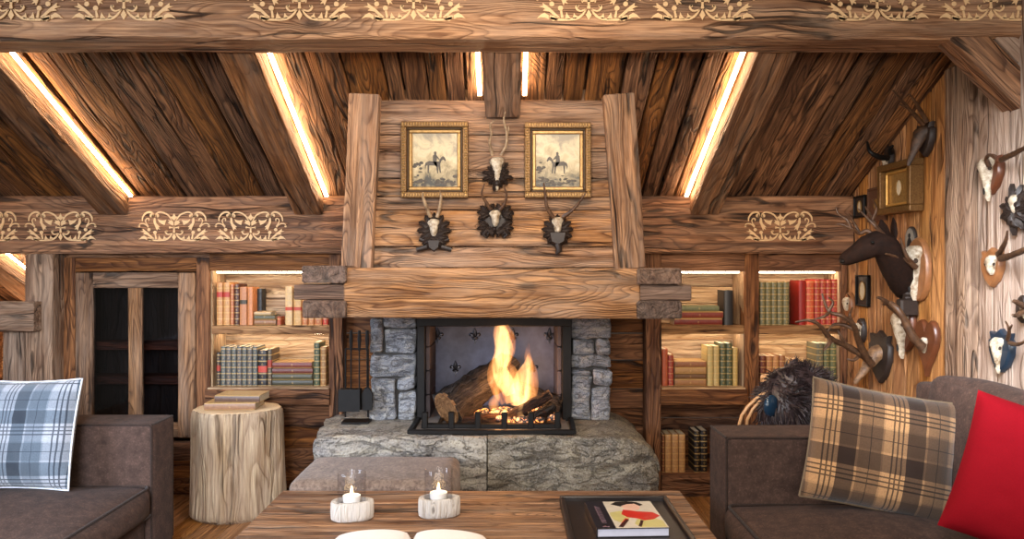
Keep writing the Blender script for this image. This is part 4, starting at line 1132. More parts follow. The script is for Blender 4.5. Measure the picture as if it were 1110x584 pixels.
ov = thing('oval_portrait', 'black oval portrait of a dark figure above the oval board with pale skull', 'portrait', tuple(W(989,261)), (0,0,RZ))
mb = MB(); mb.prism([(.05*math.sin(2*PI*i/28), .078*math.cos(2*PI*i/28)) for i in range(28)], 0, -.014, ch=.004); mb.build('oval_rim', w_carved, ov, world=False)
mb = MB(); mb.prism([(.041*math.sin(2*PI*i/28), .068*math.cos(2*PI*i/28)) for i in range(28)], -.014, -.016); mb.build('oval_plate', plain('oval_plate', srgb(150,140,126), .5, nz=.4), ov, world=False)
mb = MB(); mb.ell((0,-.017,.028), (.012,.002,.014), 10, 6); mb.ell((0,-.017,-.018), (.022,.002,.036), 12, 6); mb.build('painted_figure', m_dark, ov, world=False)
# ================================================================== BOOKS
m_page = plain('book_pages', srgb(214,198,168), .8, nz=.25, ns=90)
def leather(col, gold=True, band='gilt'):
    nm = 'leather_%d_%d_%d_%s' % (*col, gold)
    if nm in _M: return _M[nm]
    t = NT(nm); g = t.n('ShaderNodeTexCoord').outputs['Object']; sx = t.n('ShaderNodeSeparateXYZ'); t.l(g, sx.inputs[0])
    base = srgb(*col); n = t.noise(g, 60, 4, .6)
    c = t.mix(t.math('MULTIPLY', t.ramp(n, [(.35,0),(.7,1)]), .45), base, tuple(x*.45 for x in base[:3])+(1,))
    if gold:
        z = t.math('FRACT', t.math('MULTIPLY', sx.outputs[2], 25.0))
        ln = t.ramp(z, [(0,1),(.10,0),(.45,0),(.5,.0),(.9,0),(.92,1)], 'CONSTANT')
        xs = t.math('ABSOLUTE', sx.outputs[0]); dd = t.math('ABSOLUTE', t.math('SUBTRACT', z, .5))
        orn = t.math('LESS_THAN', t.math('ADD', t.math('MULTIPLY', xs, 60), t.math('MULTIPLY', dd, 1.6)), .42)
        orn = t.math('MULTIPLY', orn, t.ramp(t.noise(g, 400, 2, .5), [(.45,0),(.5,1)], 'CONSTANT'))
        fm = t.math('MULTIPLY', t.math('MAXIMUM', ln, t.math('MULTIPLY', orn, .8)), .55)
        c = t.mix(fm, c, srgb(214,176,108))
    t.bsdf(c, .45, n, .2, .001, spec=.5)
    _M[nm] = t.m; return t.m
def book(label, x0, x1, zb, zt, Y, col, dep=.15, lying=False, lab=None, group=None, gold=True, rz=0.0, bands=5, name='book'):
    # an upright book, spine to the room; a lying one shows its spine along the shelf
    if lying: T = zt-zb; H = x1-x0; loc = ((x0+x1)/2, Y, zb)
    else: T = x1-x0; H = zt-zb; loc = ((x0+x1)/2, Y, zb)
    t = thing(name, label, 'book', loc, (0,0,rz), group)
    def tr(m):
        if lying: m.v = [Vector((v.z-H/2, v.y, -v.x+T/2)) for v in m.v]
        return m
    # spine with raised bands
    mb = MB(); nz = 26; na = 7; vs = []; fs = []
    for i in range(nz+1):
        z = H*i/nz; bnd = 0
        if bands:
            ph = (z/H*bands) % 1.0; bnd = .0016 if abs(ph-.5) < .12 else 0
        for j in range(na):
            a = PI*j/(na-1); vs.append(Vector((-math.cos(a)*T/2, .006-math.sin(a)*(.008+bnd), z)))
    for i in range(nz):
        for j in range(na-1): fs.append((i*na+j, i*na+j+1, (i+1)*na+j+1, (i+1)*na+j))
    fs.append(tuple(range(na-1,-1,-1))); fs.append(tuple(range(nz*na, nz*na+na)))
    fs.append(tuple([i*na for i in range(nz+1)]+[i*na+na-1 for i in range(nz,-1,-1)]))
    mb.add(vs, fs)
    b = .0025
    mb.box((-T/2, .005, 0), (-T/2+b, dep, H), 2, ch=.0008); mb.box((T/2-b, .005, 0), (T/2, dep, H), 2, ch=.0008)
    cv = tr(mb).build('cover', leather(col, gold), t, world=False)
    mb = MB(); mb.box((-T/2+b+.0003, .007, .003), (T/2-b-.0003, dep-.004, H-.003), 2, ch=.0008); tr(mb).build('pages', m_page, t, world=False)
    if lab:
        for (f0, f1) in lab[1:]:
            mb = MB(); vs = []; fs = []
            for z in (H*f0, H*f1):
                for j in range(na): a = PI*j/(na-1); vs.append(Vector((-math.cos(a)*(T/2+.0004), .006-math.sin(a)*.0102, z)))
            for j in range(na-1): fs.append((j, j+1, na+j+1, na+j))
            for v in list(vs): vs.append(v+Vector((0,.004,0)))
            m2 = 2*na
            for j in range(na-1): fs.append((m2+j, m2+na+j, m2+na+j+1, m2+j+1)); 
            fs += [tuple(list(range(na))[::-1]+[m2+j for j in range(na)]), tuple([na+j for j in range(na)]+[m2+na+j for j in range(na)][::-1]), (0,na,m2+na,m2), (na-1,m2+na-1,m2+2*na-1,2*na-1)]
            mb.add(vs, fs)
            tr(mb).build('spine_label', plain('label_%d_%d_%d' % lab[0], srgb(*lab[0]), .5), t, world=False)
    return t
YS = 4.565
def bk(label, a, b, top, bot, col, **k):
    Y = k.pop('Y', YS)
    sh = k.pop('zb', None)
    zb = Z(bot, Y) if sh is None else sh
    return book(label, X(a, Y)+.0006, X(b, Y)-.0006, zb, zb+(bot-top)/F*Y, Y, col, **k)
S1 = Z(353)+.0008; S2 = Z(419.5)+.0008; S3 = .1385
tan = (196,136,78); red = (178,52,34)
G = 'leather books, top shelf of the left lit bookcase'
bk('tall tan book with red spine label at the left end, top left shelf', 234.4,241.4,306.3,352.3,tan,zb=S1,lab=((186,56,40),(.66,.78)),group=G)
bk('second tall tan leather book with red label from the left, top left shelf', 241.8,249,306.3,352.3,(200,142,84),zb=S1,lab=((186,56,40),(.66,.78)),group=G)
bk('slim reddish tan book beside the dark brown book, top left shelf', 249.4,253.4,308,352.3,(188,110,70),zb=S1,group=G)
bk('narrow dark brown gilt book on the top left shelf', 253.8,259,308,352.3,(74,34,24),zb=S1,group=G)
bk('plain light brown book right of the narrow dark brown one, top left shelf', 259.4,267.5,311,352.3,(190,124,78),zb=S1,lab=((70,60,40),(.55,.66)),group=G,gold=False,bands=0)
bk('thick smooth orange-tan book leaning on the small stack, top left shelf', 268,274,311.5,352.3,(202,128,76),zb=S1,group=G,gold=False,bands=0,dep=.12)
bk('black upright book standing behind the small stack on the top left shelf', 277,284,314,352.3,(30,30,32),zb=S1,Y=4.65,gold=False,group=G,dep=.08)
zz = S1
for (a,b,h,c,l) in ((275.5,299,6.2,(150,104,66),'brown book at the bottom of the small stack, top left shelf'),(275.5,298,4.4,(96,92,72),'grey-green book in the middle of the small stack, top left shelf'),(275.5,294,4,(190,160,120),'pale thin book on top of the small stack, top left shelf')):
    bk(l,a,b,0,h,c,zb=zz,lying=True,dep=.10,group=G,Y=4.545); zz += h/F*4.545+.0008
bk('short red-brown book right of the small stack, top left shelf', 300,304.5,343,352.3,(176,84,54),zb=S1,dep=.08,group=G,Y=4.55)
for i,(a,b,c,l) in enumerate(((309,317,(214,176,124),'tall cream book left of the mantel end, top left shelf'),(318,326.6,(210,160,96),'tall yellow-tan book half behind the mantel end, top left shelf'),(327,333.6,(196,116,62),'first orange book under the mantel end, top left shelf'),(334,340.4,(200,126,70),'second orange book under the mantel end, top left shelf'),(340.8,349,(190,112,60),'third orange book under the mantel end, top left shelf'),(349.4,355.6,(190,60,38),'red book at the right end of the top left shelf'))):
    bk(l,a,b,310.5,352.3,c,zb=S1,lab=((196,70,44),(.38,.47)) if i < 2 else None,group=G)
G = 'leather books, lower shelf of the left lit bookcase'
bk('narrow black book with red bands at the left end of the lower left shelf', 234.4,238.6,383,419,(58,46,42),zb=S2,lab=((170,60,40),(.45,.62)),group=G)
ords = ['first','second','third','fourth','fifth','sixth','seventh']
for i in range(7):
    bk('%s from the left of seven matching grey-green ribbed books, lower left shelf' % ords[i], 239+i*5.72, 239+i*5.72+5.5, 376.5+(i%3)*.5, 419, (86+(i%2)*8,88,84), zb=S2, group='seven matching grey-green books on the lower left shelf')
bk('thick black book with red label on the lower left shelf', 279.4,289.2,380.5,419,(40,34,34),zb=S2,lab=((196,70,50),(.38,.56)),group=G)
bk('dark green book with red label beside the lying stack, lower left shelf', 289.6,294.6,379,419,(84,70,56),zb=S2,lab=((170,66,46),(.5,.7)),group=G)
zz = S2
for i,(c,l) in enumerate((((66,62,46),'dark green book at the bottom of the stack of four, lower left shelf'),((76,70,48),'dark green book second from the bottom of the stack of four, lower left shelf'),((104,50,38),'dark red book second from the top of the stack of four, lower left shelf'),((120,56,42),'dark red book on top of the stack of four, lower left shelf'))):
    bk(l,295.2,339-(i%2),0,6.3,c,zb=zz,lying=True,group=G); zz += 6.3/F*YS+.0008
bk('dark green gilt book right of the stack of four, lower left shelf', 340,346.5,371.5,419,(68,76,52),zb=S2,group=G)
bk('brown gilt book at the right end of the lower left shelf', 347,353.5,377,419,(150,104,58),zb=S2,group=G)
G = 'leather books, left half of the right bookcase'
zz = S1
for (a,b,h,c,l) in ((731,783,7.6,(116,40,28),'dark red book at the bottom of the stack beside the black book'),(733,784,7,(126,48,32),'dark red book in the middle of the stack beside the black book'),(737,779.5,6,(110,112,78),'olive book on top of the stack beside the black book')):
    bk(l,a,b,0,h,c,zb=zz,lying=True,group=G,Y=4.55,dep=.13); zz += h/F*4.55+.0008
bk('plain black book standing alone at the right of the top shelf', 785,795,315,352.5,(44,42,42),zb=S1,gold=False,group=G,bands=0)
bk('orange-red smooth book at the left end of the lower shelf, right of the fireplace', 717.8,724,379,419,(190,96,60),zb=S2,group=G,gold=False)
bk('red ribbed book beside the stack of four, right of the fireplace', 724.4,730.4,385,419,(160,52,38),zb=S2,group=G)
zz = S2
for i,(h,c,l) in enumerate(((7,(160,110,66),'brown book at the bottom of the stack of four, right of the fireplace'),(5.4,(110,74,44),'thin brown book second from the bottom of the stack of four, right of the fireplace'),(7,(176,130,78),'light tan book second from the top of the stack of four, right of the fireplace'),(7,(150,96,62),'brown book on top of the stack of four, right of the fireplace'))):
    bk(l,731.5,765.5,0,h,c,zb=zz,lying=True,group=G); zz += h/F*YS+.0008
for (a,b,t_,c,l) in ((767,773.2,376,(196,172,110),'left one of the two cream gilt books on the lower shelf'),(773.6,780,376,(190,164,104),'right one of the two cream gilt books on the lower shelf'),(781,787.2,373,(84,88,60),'left one of the two tall green books on the lower shelf'),(787.6,794,373,(78,84,58),'right one of the two tall green books on the lower shelf'),(794.6,800,378,(190,158,90),'gold-brown book at the right end, lower shelf left of the divider post')):
    bk(l,a,b,t_,419,c,zb=S2,group=G)
G = 'leather books, right half of the right bookcase'
for i in range(5): bk('%s from the left of five matching olive gilt books on the top shelf' % ords[i], 824+i*6.35,824+i*6.35+6.1,305.7,352.4,(112,106,72),zb=S1,group='five matching olive gilt books on the top shelf')
bk('thick deep red book left of the gilt red set on the top shelf', 866,874,304,352.4,(150,34,24),zb=S1,group=G,gold=False,bands=0)
bk('orange-red book between the thick red book and the gilt red set', 874.4,882.8,304,352.4,(206,84,50),zb=S1,group=G)
for i in range(4): bk('%s from the left of four matching red gilt books on the top shelf' % ords[i], 883.4+i*6.2,883.4+i*6.2+6,302.7,352.4,(172,50,36),zb=S1,group='four matching red gilt books on the top shelf')
for i,(a,b,t_,c) in enumerate(((824,830.5,386.5,(110,48,34)),(831.2,837.6,387,(176,116,70)),(838,844.4,387,(184,124,74)),(845,851.4,386,(150,92,56)),(852,858,389,(190,140,90)),(858.6,864,390,(160,110,70)))):
    bk(['dark red-brown book at the left end of the row behind the black fur','first tan book of the row behind the black fur','second tan book of the row behind the black fur','brown book of the row behind the black fur','pale tan book of the row mostly hidden by the black fur','light brown book of the row mostly hidden by the black fur'][i],a,b,t_,419,c,zb=S2,group=G)
for (a,b,c,l) in ((885,893,(108,102,78),'left of the three tall green books at the right end of the lower shelf'),(893.6,900,(98,100,64),'middle of the three tall green books at the right end of the lower shelf'),(900.4,907,(102,104,66),'right of the three tall green books at the right end of the lower shelf')):
    bk(l,a,b,373,419,c,zb=S2,group=G)
G = 'old books in the dark cubby beside the right sofa'
for i,(a,b) in enumerate(((717.5,720.8),(721.2,728),(728.4,735.6),(736,743))): bk('%s from the left of four tan ribbed books in the dark cubby' % ords[i],a,b,471,512,((120,60,34) if i==0 else (190,140,90)),zb=S3,group=G)
bk('left of the two black books in the dark cubby', 752.6,759,468,512,(40,32,28),zb=S3,group=G)
bk('right of the two black books in the dark cubby', 759.6,767,467,512,(36,28,26),zb=S3,group=G)

# ================================================================== STUMP TABLE
w_stump = wood('stump_wood', srgb(190,160,124), srgb(106,74,46), srgb(218,196,164), ring=3, contrast=.6, scale=1.0, bs=.9, crack=.6, grey=.45, fib=.9)
t = NT('stump_top_wood'); g = t.attr('gc'); sx = t.n('ShaderNodeSeparateXYZ'); t.l(g, sx.inputs[0])
ln = t.vmath('LENGTH', t.vmath('MULTIPLY', g, (1,1,0)));
le = t.n('ShaderNodeVectorMath', operation='LENGTH'); t.l(t.vmath('MULTIPLY', g, (1,1.35,0)), le.inputs[0])
fr = t.math('FRACT', t.math('ADD', t.math('MULTIPLY', le.outputs['Value'], 60), t.math('MULTIPLY', t.noise(g, 5, 3, .5), 4)))
t.bsdf(t.mix(t.math('MULTIPLY', t.ramp(fr, [(.0,.1),(.8,.6),(1,.1)]), .5), srgb(222,196,158), srgb(158,118,78)), .6, fr, .15, .002)
w_stop = t.m
SX, SY = X(257,4.2), 4.2
st = thing('stump_table', 'pale barkless tree stump used as a side table, left of the hearth', 'side table', (SX, SY, 0))
def shp(a, z): return 1+.03*math.sin(3*a+1)+.02*math.sin(7*a+z*4)+.012*math.sin(13*a+z*9)+.03*max(0, .3-z)*math.sin(2*a)
H0 = .635
mb = MB(); prof = [(.262+.018*(1-i/24)+(.0 if i < 23 else -.002), H0*i/24) for i in range(25)]
mb.lathe((SX,SY,0), [(.25,.0)]+prof[1:-1]+[(.258,H0-.012),(.252,H0-.004)], 72, 1, .74, shape=shp); mb.build('trunk', w_stump, st, smooth=50)
mb = MB(); n = 72; vs = []; gc = []; fs = []
for r, z in ((.252,H0-.0035),(.245,H0),(.16,H0+.0002),(.08,H0+.0002),(.01,H0+.0002)):
    for kk in range(n):
        a = 2*PI*kk/n; q = shp(a, H0); vs.append(Vector((SX+math.cos(a)*r*q, SY+math.sin(a)*r*.74*q, z))); gc.append(vs[-1]-Vector((SX,SY,0)))
for i in range(4):
    for kk in range(n): fs.append((i*n+kk, i*n+(kk+1)%n, (i+1)*n+(kk+1)%n, (i+1)*n+kk))
fs.append(tuple(range(4*n, 5*n))); mb.add(vs, fs, gc, off=Vector((0,0,0))); mb.build('sawn_top', w_stop, st)
def flatbook(label, x0, x1, zb, h, Y, dep, col, rz, grp=None, gold=True):
    return book(label, x0, x1, zb, zb+h, Y, col, dep=dep, lying=True, rz=rz, group=grp, gold=gold, bands=4)
flatbook('wide brown leather book under the other one on the stump table', X(222,4.1), X(276,4.1), H0+.0015, .042, 4.10, .19, (150,112,84), .06)
flatbook('smaller dark brown book lying on top of the brown one on the stump', X(232,4.1), X(281,4.1), H0+.0448, .042, 4.105, .17, (100,74,60), -.02)

# ================================================================== OTTOMAN
m_hide = fabric('cowhide', srgb(104,84,72), srgb(150,130,114), ns=14, sheen=.2, weave=300)
ot = thing('ottoman', 'low grey-brown hide-covered ottoman between the coffee table and the hearth', 'ottoman', (-.63, 3.5, 0))
mb = MB(); mb.rbox((-1.03, 3.27, .12), (-.25, 3.74, .47), r=.045, puff=.3, nz=.004, sub=10); mb.build('upholstered_block', m_hide, ot, smooth=60)
for sx_ in (-.98, -.30):
    for sy_ in (3.33, 3.68): mb = MB(); mb.tube([(sx_, sy_, .0),(sx_, sy_, .13)], [.02,.028], 12); mb.build('leg', w_dark, ot)

# ================================================================== COFFEE TABLE
TZ = .45
ct = thing('coffee_table', 'long rustic coffee table of thick weathered planks in the foreground', 'coffee table', (-.11, 2.7, 0))
mb = MB(); ys = [2.14,2.33,2.50,2.72,2.92,3.04,3.215]
rs = random.Random(2)
for i in range(len(ys)-1):
    mb.box((-1.03, ys[i]+.001, TZ-.075), (.79, ys[i+1]-.001, TZ-rs.uniform(0,.002)), 0, ch=.004, jit=.0015, seg=24)
mb.build('tabletop', w_table, ct)
for xx in (-.90, .56):
    for yy in (2.22, 3.02): mb = MB(); mb.box((xx, yy, 0), (xx+.12, yy+.12, TZ-.076), 2, ch=.008, jit=.003); mb.build('leg', w_dark, ct)
mb = MB(); mb.box((-.84, 2.66, .10), (.62, 2.70, .2), 0, ch=.006, jit=.003); mb.build('stretcher', w_dark, ct)

# candle holders
w_white = wood('bleached_wood', srgb(226,218,208), srgb(176,160,142), ring=3, contrast=.18, crack=.0, vary=.06, scale=3, fib=.3)
m_glass = thin_glass('clear_glass', (.95,.955,.97,1), 1.25)
m_wax = plain('wax', srgb(250,244,232), .5, nz=.03); m_wax.node_tree.nodes['Principled BSDF'].inputs['Subsurface Weight'].default_value = .0
m_flame = emit('candle_flame', (1,.66,.30,1), 16)
def candle(cx, cy, rz, label, s=1.0):
    t = thing('candle_holder', label, 'candle holder', (cx, cy, TZ), (0,0,rz), 'candle holders on the coffee table')
    mb = MB(); hh = .078
    sh = lambda a, z: 1+.10*math.cos(2*a)+.05*math.cos(3*a+.6)
    pf = [(.070,.002),(.077,.008),(.079,.03),(.078,hh-.008),(.076,hh-.001),(.066,hh),(.059,hh),(.058,hh-.014),(.02,hh-.014)]
    mb.lathe((0,0,0), [(r*s, z) for r, z in pf], 48, 1, .70, shape=sh); mb.build('wood_base', w_white, t, world=False, smooth=40)
    mb = MB(); r0 = .057*s; 
    mb.lathe((0,0,0), [(r0*.95,hh-.0125),(r0,hh-.010),(r0,hh+.112),(r0-.0012,hh+.1135),(r0-.0025,hh+.112),(r0-.0025,hh-.008),(r0*.2,hh-.009)], 40, 1, .74); mb.build('glass_shade', m_glass, t, world=False, smooth=40)
    mb = MB(); mb.lathe((0,0,0), [(.034,hh-.006),(.036,hh+.018),(.035,hh+.019),(.032,hh+.015),(.01,hh+.014)], 30, s, s*.85); mb.build('tealight', m_wax, t, world=False)
    mb = MB(); mb.tube([(0,0,hh+.014),(0,0,hh+.03),(0,0,hh+.044),(0,0,hh+.058)], [.003,.0065,.005,.0008], 10); mb.build('flame', m_flame, t, world=False, smooth='all')
    return t
candle(X(381.5,2.85), 2.845, .12, 'left bleached wood tealight holder with glass shade on the coffee table')
candle(X(475.5,2.89), 2.885, .12, 'right bleached wood tealight holder with glass shade, nearer the black tray')

# open book at the bottom
ob = thing('open_book', 'open book with white pages lying at the near edge of the coffee table', 'book', (X(447,2.55), 2.5, TZ))
m_white = plain('white_page', srgb(236,230,226), .6, nz=.04)
for s_, xw in ((-1,.285),(1,.275)):
    mb = MB(); vs = []; fs = []; n = 20
    for yi, y in enumerate((2.38, 2.63)):
        for i in range(n+1):
            u = i/n; z = .004+.036*(math.sin(PI*min(1,u*1.15+.0)**.62) if u > 0 else 0)*(1-.35*u)
            z = .003+.042*(u**.35)*(1-u)**.55*1.55
            vs.append(Vector((X(447,2.6)+s_*(.004+xw*u)+(y-2.38)*-.02, y, TZ+z)))
        for i in range(n+1):
            u = i/n; vs.append(Vector((X(447,2.6)+s_*(.004+xw*u)+(y-2.38)*-.02, y, TZ+.001)))
    m = 2*(n+1)
    for i in range(n):
        q = [(i,i+1,m+i+1,m+i),(n+1+i,m+n+1+i,m+n+2+i,n+2+i),(i,n+1+i,n+2+i,i+1),(m+i,m+i+1,m+n+2+i,m+n+1+i)]
        fs += q
    fs += [(0,m,m+n+1,n+1),(n,2*n+1,m+2*n+1,m+n)]
    mb.add(vs, fs); mb.build('pages', m_white, ob, smooth=40)
mb = MB(); mb.box((X(447,2.6)-.295, 2.372, TZ+.0002), (X(447,2.6)+.285, 2.636, TZ+.0012), 0, ch=.0002); mb.build('cover', m_black, ob)

# tray with art book
m_tray = plain('black_lacquer', srgb(40,33,32), .4, nz=.4, ns=14, bs=.2)
ty = thing('tray', 'large flat black tray with raised rim on the coffee table', 'tray', (.45, 2.75, TZ))
tx0, tx1, ty0, ty1, tz = .226, .690, 2.36, 3.04, TZ+.034
mb = MB(); mb.box((tx0, ty0, TZ+.0005), (tx1, ty1, TZ+.016), 0, ch=.003); mb.build('tray_floor', m_tray, ty)
mb = MB()
mb.box((tx0, ty1-.02, TZ+.0005), (tx1, ty1, tz), 0, ch=.004); mb.box((tx0, ty0, TZ+.0005), (tx1, ty0+.02, tz), 0, ch=.004)
mb.box((tx0, ty0+.02, TZ+.0005), (tx0+.02, ty1-.02, tz), 1, ch=.004); mb.box((tx1-.02, ty0+.02, TZ+.0005), (tx1, ty1-.02, tz), 1, ch=.004); mb.build('rim', m_tray, ty)
BZ = TZ+.0165
art = thing('art_book', 'thick art book with a red and yellow portrait cover lying in the black tray', 'book', (X(678,2.76), 2.76, BZ), (0,0,.04))
bw, bd, bh = .272, .30, .034
mb = MB(); mb.box((-bw/2, -bd/2, 0), (bw/2, bd/2, .0028), 0, ch=.0006); mb.box((-bw/2, -bd/2, bh-.003), (bw/2, bd/2, bh), 0, ch=.0006); mb.box((-bw/2-.003, -bd/2, 0), (-bw/2+.001, bd/2, bh), 1, ch=.001)
mb.build('cover', plain('blue_black_cover', srgb(26,24,32), .35), art, world=False)
mb = MB(); mb.box((-bw/2+.001, -bd/2+.003, .003), (bw/2-.004, bd/2-.003, bh-.0032), 0, ch=.0006); mb.build('pages', plain('blue_white_pages', srgb(206,208,226), .6, nz=.1), art, world=False)
def flat(mb, pts, z0=bh, z1=bh+.0005):
    vs = [Vector((a*bw-bw/2, b*bd-bd/2, z)) for z in (z0, z1) for a, b in pts]; n = len(pts)
    mb.add(vs, [tuple(range(n-1,-1,-1)), tuple(range(n, 2*n))]+[(i, (i+1)%n, n+(i+1)%n, n+i) for i in range(n)])
def cover(nm, col, pts, lv):
    mb = MB()
    for p in pts: flat(mb, p, bh, bh+.0003*lv)
    mb.build(nm, plain('print_%s' % nm, srgb(*col), .35, nz=.15), art, world=False)
cover('cover_picture_ground', (206,196,178), [[(.26,.01),(.99,.01),(.99,.99),(.26,.99)]], 1)
cover('printed_leaves', (196,186,120), [[(.27,.55),(.45,.62),(.6,.5),(.5,.3),(.36,.2),(.28,.3)],[(.62,.3),(.8,.4),(.97,.25),(.97,.03),(.6,.03),(.55,.15)]], 2)
cover('printed_hair', (28,22,22), [[(.36,.88),(.45,.97),(.62,.985),(.76,.96),(.84,.85),(.78,.8),(.72,.9),(.6,.84),(.5,.78),(.44,.82)]], 3)
cover('printed_face', (226,182,160), [[(.5,.8),(.6,.87),(.72,.88),(.78,.78),(.74,.66),(.64,.6),(.54,.66)]], 4)
cover('printed_scarf', (196,44,34), [[(.44,.5),(.5,.66),(.6,.62),(.7,.58),(.9,.55),(.98,.42),(.86,.3),(.72,.26),(.62,.34),(.5,.38)],[(.4,.12),(.5,.32),(.46,.34),(.34,.12)]], 5)
cover('printed_stems', (60,30,26), [[(.30,.05),(.46,.3),(.5,.28),(.36,.03)],[(.58,.06),(.66,.26),(.7,.25),(.62,.04)]], 6)
# vertical title strokes on the dark strip
mb = MB(); rs = random.Random(9); v = .2
while v < .8:
    L = rs.uniform(.02,.04); flat(mb, [(.10,v),(.17,v),(.17,v+.008),(.10,v+.008)], bh, bh+.0004); flat(mb, [(.10,v),(.115,v),(.115,v+L),(.10,v+L)], bh, bh+.0004); v += L+.02
flat(mb, [(.08,.06),(.18,.06),(.18,.075),(.08,.075)], bh, bh+.0004)
mb.build('title_lettering', plain('title_print', srgb(150,120,130), .4), art, world=False)

# ================================================================== SOFAS
m_sofa = fabric('sofa_chenille', srgb(88,66,56), srgb(50,37,31), ns=22, sheen=.03, weave=260)
m_pipe = fabric('sofa_piping', srgb(58,42,34), srgb(40,29,24), ns=30, sheen=.1)
def piping(par, loops, r=.006):
    for pts in loops:
        mb = MB(); mb.tube([Vector(p) for p in pts], r, 8); mb.build('piping', m_pipe, par)
def rr(pts, rad=.03, n=4):
    # round the corners of an open polyline
    out = [Vector(pts[0])]
    for i in range(1, len(pts)-1):
        a, b, c = Vector(pts[i-1]), Vector(pts[i]), Vector(pts[i+1])
        p = b+(a-b).normalized()*rad; q = b+(c-b).normalized()*rad
        for k_ in range(n+1):
            t_ = k_/n; out.append((1-t_)**2*p+2*t_*(1-t_)*b+t_*t_*q)
    out.append(Vector(pts[-1])); return out
def sofa(label, s, xf, ya0, ya1, xb, arm, seat, back_h, y_near):
    # s=+1: sofa faces +x (left one); s=-1 faces -x. far arm between ya0 and ya1, front face at xf, back at xb
    t = thing('sofa', label, 'sofa', ((xf+xb)/2, (y_near+ya1)/2, 0))
    lo = min(xf, xb); hi = max(xf, xb)
    def bx(nm, x0, x1, y0, y1, z0, z1, r, puff=0, nz=.003, sub=10):
        mb = MB(); mb.rbox((min(x0,x1), y0, z0), (max(x0,x1), y1, z1), r=r, puff=puff, nz=nz, sub=sub); return mb.build(nm, m_sofa, t, smooth=60)
    a = bx('arm', xf, xb, ya0, ya1, .06, arm, .022, .3)
    ov = .004
    xx = xf+s*ov*0
    e = .008
    piping(a, [rr([(xf-s*e, ya0+.004, .09),(xf-s*e, ya0+.004, arm-.006),(xb+s*.1, ya0+.004, arm-.006)], .02),
               rr([(xf-s*e, ya1-.004, .09),(xf-s*e, ya1-.004, arm-.006),(xb+s*.1, ya1-.004, arm-.006)], .02),
               [(xf-s*e, ya0+.006, arm-.006),(xf-s*e, ya1-.006, arm-.006)]])
    base = bx('base', xf-s*.03, xb, y_near, ya0-.004, .06, seat-.165, .02)
    xbk = xb+s*.19
    ys_ = [ya0-.008]
    n = 2; L = (ya0-.008-y_near)/n
    for i in range(n):
        y1 = ya0-.008-i*L; y0 = y1-L+.006
        c = bx('seat_cushion', xf+s*.005, xbk+s*.01, y0, y1, seat-.165, seat-.02, .035, 2.2, .008)
        z1 = seat-.018
        piping(c, [rr([(xbk+s*.05, y1-.006, z1),(xf-s*.004, y1-.006, z1),(xf-s*.004, y0+.006, z1),(xbk+s*.05, y0+.006, z1)], .04),
                   rr([(xf-s*.004, y1-.006, seat-.155),(xf-s*.004, y0+.006, seat-.155)], .04)])
    bx('back_frame', xb, xbk, y_near, ya1 if True else ya0, .06, back_h-.06 if back_h > .9 else back_h, .03)
    for i in range(n):
        y1 = ya0-.008-i*L; y0 = y1-L+.006
        mb = MB(); M = Matrix.Rotation(-s*.16, 4, 'Y').to_3x3()
        cx_ = xbk+s*.045; mb.rbox((cx_-.085, y0, seat), (cx_+.085, y1, back_h), r=.05, puff=1.0, nz=.006, M=M, sub=8); bc_ = mb.build('back_cushion', m_sofa, t, smooth=60)
    for xx, yy in ((xf-s*.07, ya1-.05),(xb+s*.06, ya1-.05),(xf-s*.07, y_near+.08),(xb+s*.06, y_near+.08)):
        mb = MB(); mb.tube([(xx, yy, 0),(xx, yy, .065)], [.02,.026], 10); mb.build('leg', w_dark, t)
    return t
sofa('dark grey sofa at the left with a blue tartan pillow on it', 1, -1.72, 3.40, 3.62, -2.85, .712, .43, .90, 1.9)
sofa('brown sofa at the right, below the trophy wall', -1, .975, 3.14, 3.385, 2.15, .712, .43, .985, 1.9)

# pillows
def pillow(name, label, M, w, h, th, mat, trim=None, mirror=False):
    t = thing(name, label, 'pillow', tuple(M.translation), M.to_euler())
    n = 36; vs = []; gc = []; fs = []
    for sd in (0, 1):
        for i in range(n+1):
            for j in range(n+1):
                u = -1+2*i/n; v = -1+2*j/n
                pin = 1-.05*(1-u*u)*v*v-.0; pin2 = 1-.05*(1-v*v)*u*u
                x = u*w/2*pin2; z = v*h/2*pin
                e = max(0, (1-u**4))**.6*max(0, (1-v**4))**.6
                y = th/2*e*(1+.06*noise.noise(Vector((u*2.1, v*2.1, th*9+sd*4))))+.006*noise.noise(Vector((u*5, v*5, sd)))*e
                vs.append(Vector((x, -y if sd == 0 else y, z))); gc.append((x, z, y))
    m = (n+1)**2
    for sd in (0, 1):
        for i in range(n):
            for j in range(n):
                q = (sd*m+i*(n+1)+j, sd*m+(i+1)*(n+1)+j, sd*m+(i+1)*(n+1)+j+1, sd*m+i*(n+1)+j+1)
                fs.append(q if sd == 0 else tuple(reversed(q)))
    mb = MB(); mb.add(vs, fs, gc, off=Vector((3,3,0)))
    mb.build('cushion', mat, t, world=False, smooth='all')
    if trim:
        pts = []
        for k_ in range(4):
            for i in range(n):
                u = -1+2*i/n
                a_, b_ = ((u,-1),(1,u),(-u,1),(-1,-u))[k_]
                pts.append((a_*w/2*(1-.05*(1-b_*b_)*a_*a_), 0, b_*h/2*(1-.05*(1-a_*a_)*b_*b_)))
        pts.append(pts[0]); mb = MB(); mb.tube(pts, .0045, 6, caps=False); mb.build('edge_trim', trim, t, world=False)
    return t
def frame_M(c, xdir, zdir):
    x = Vector(xdir).normalized(); z = Vector(zdir); z = (z-x*z.dot(x)).normalized(); y = z.cross(x)
    M = Matrix.Identity(4)
    for i in range(3): M[i][0] = x[i]; M[i][1] = y[i]; M[i][2] = z[i]
    M.translation = c; return M
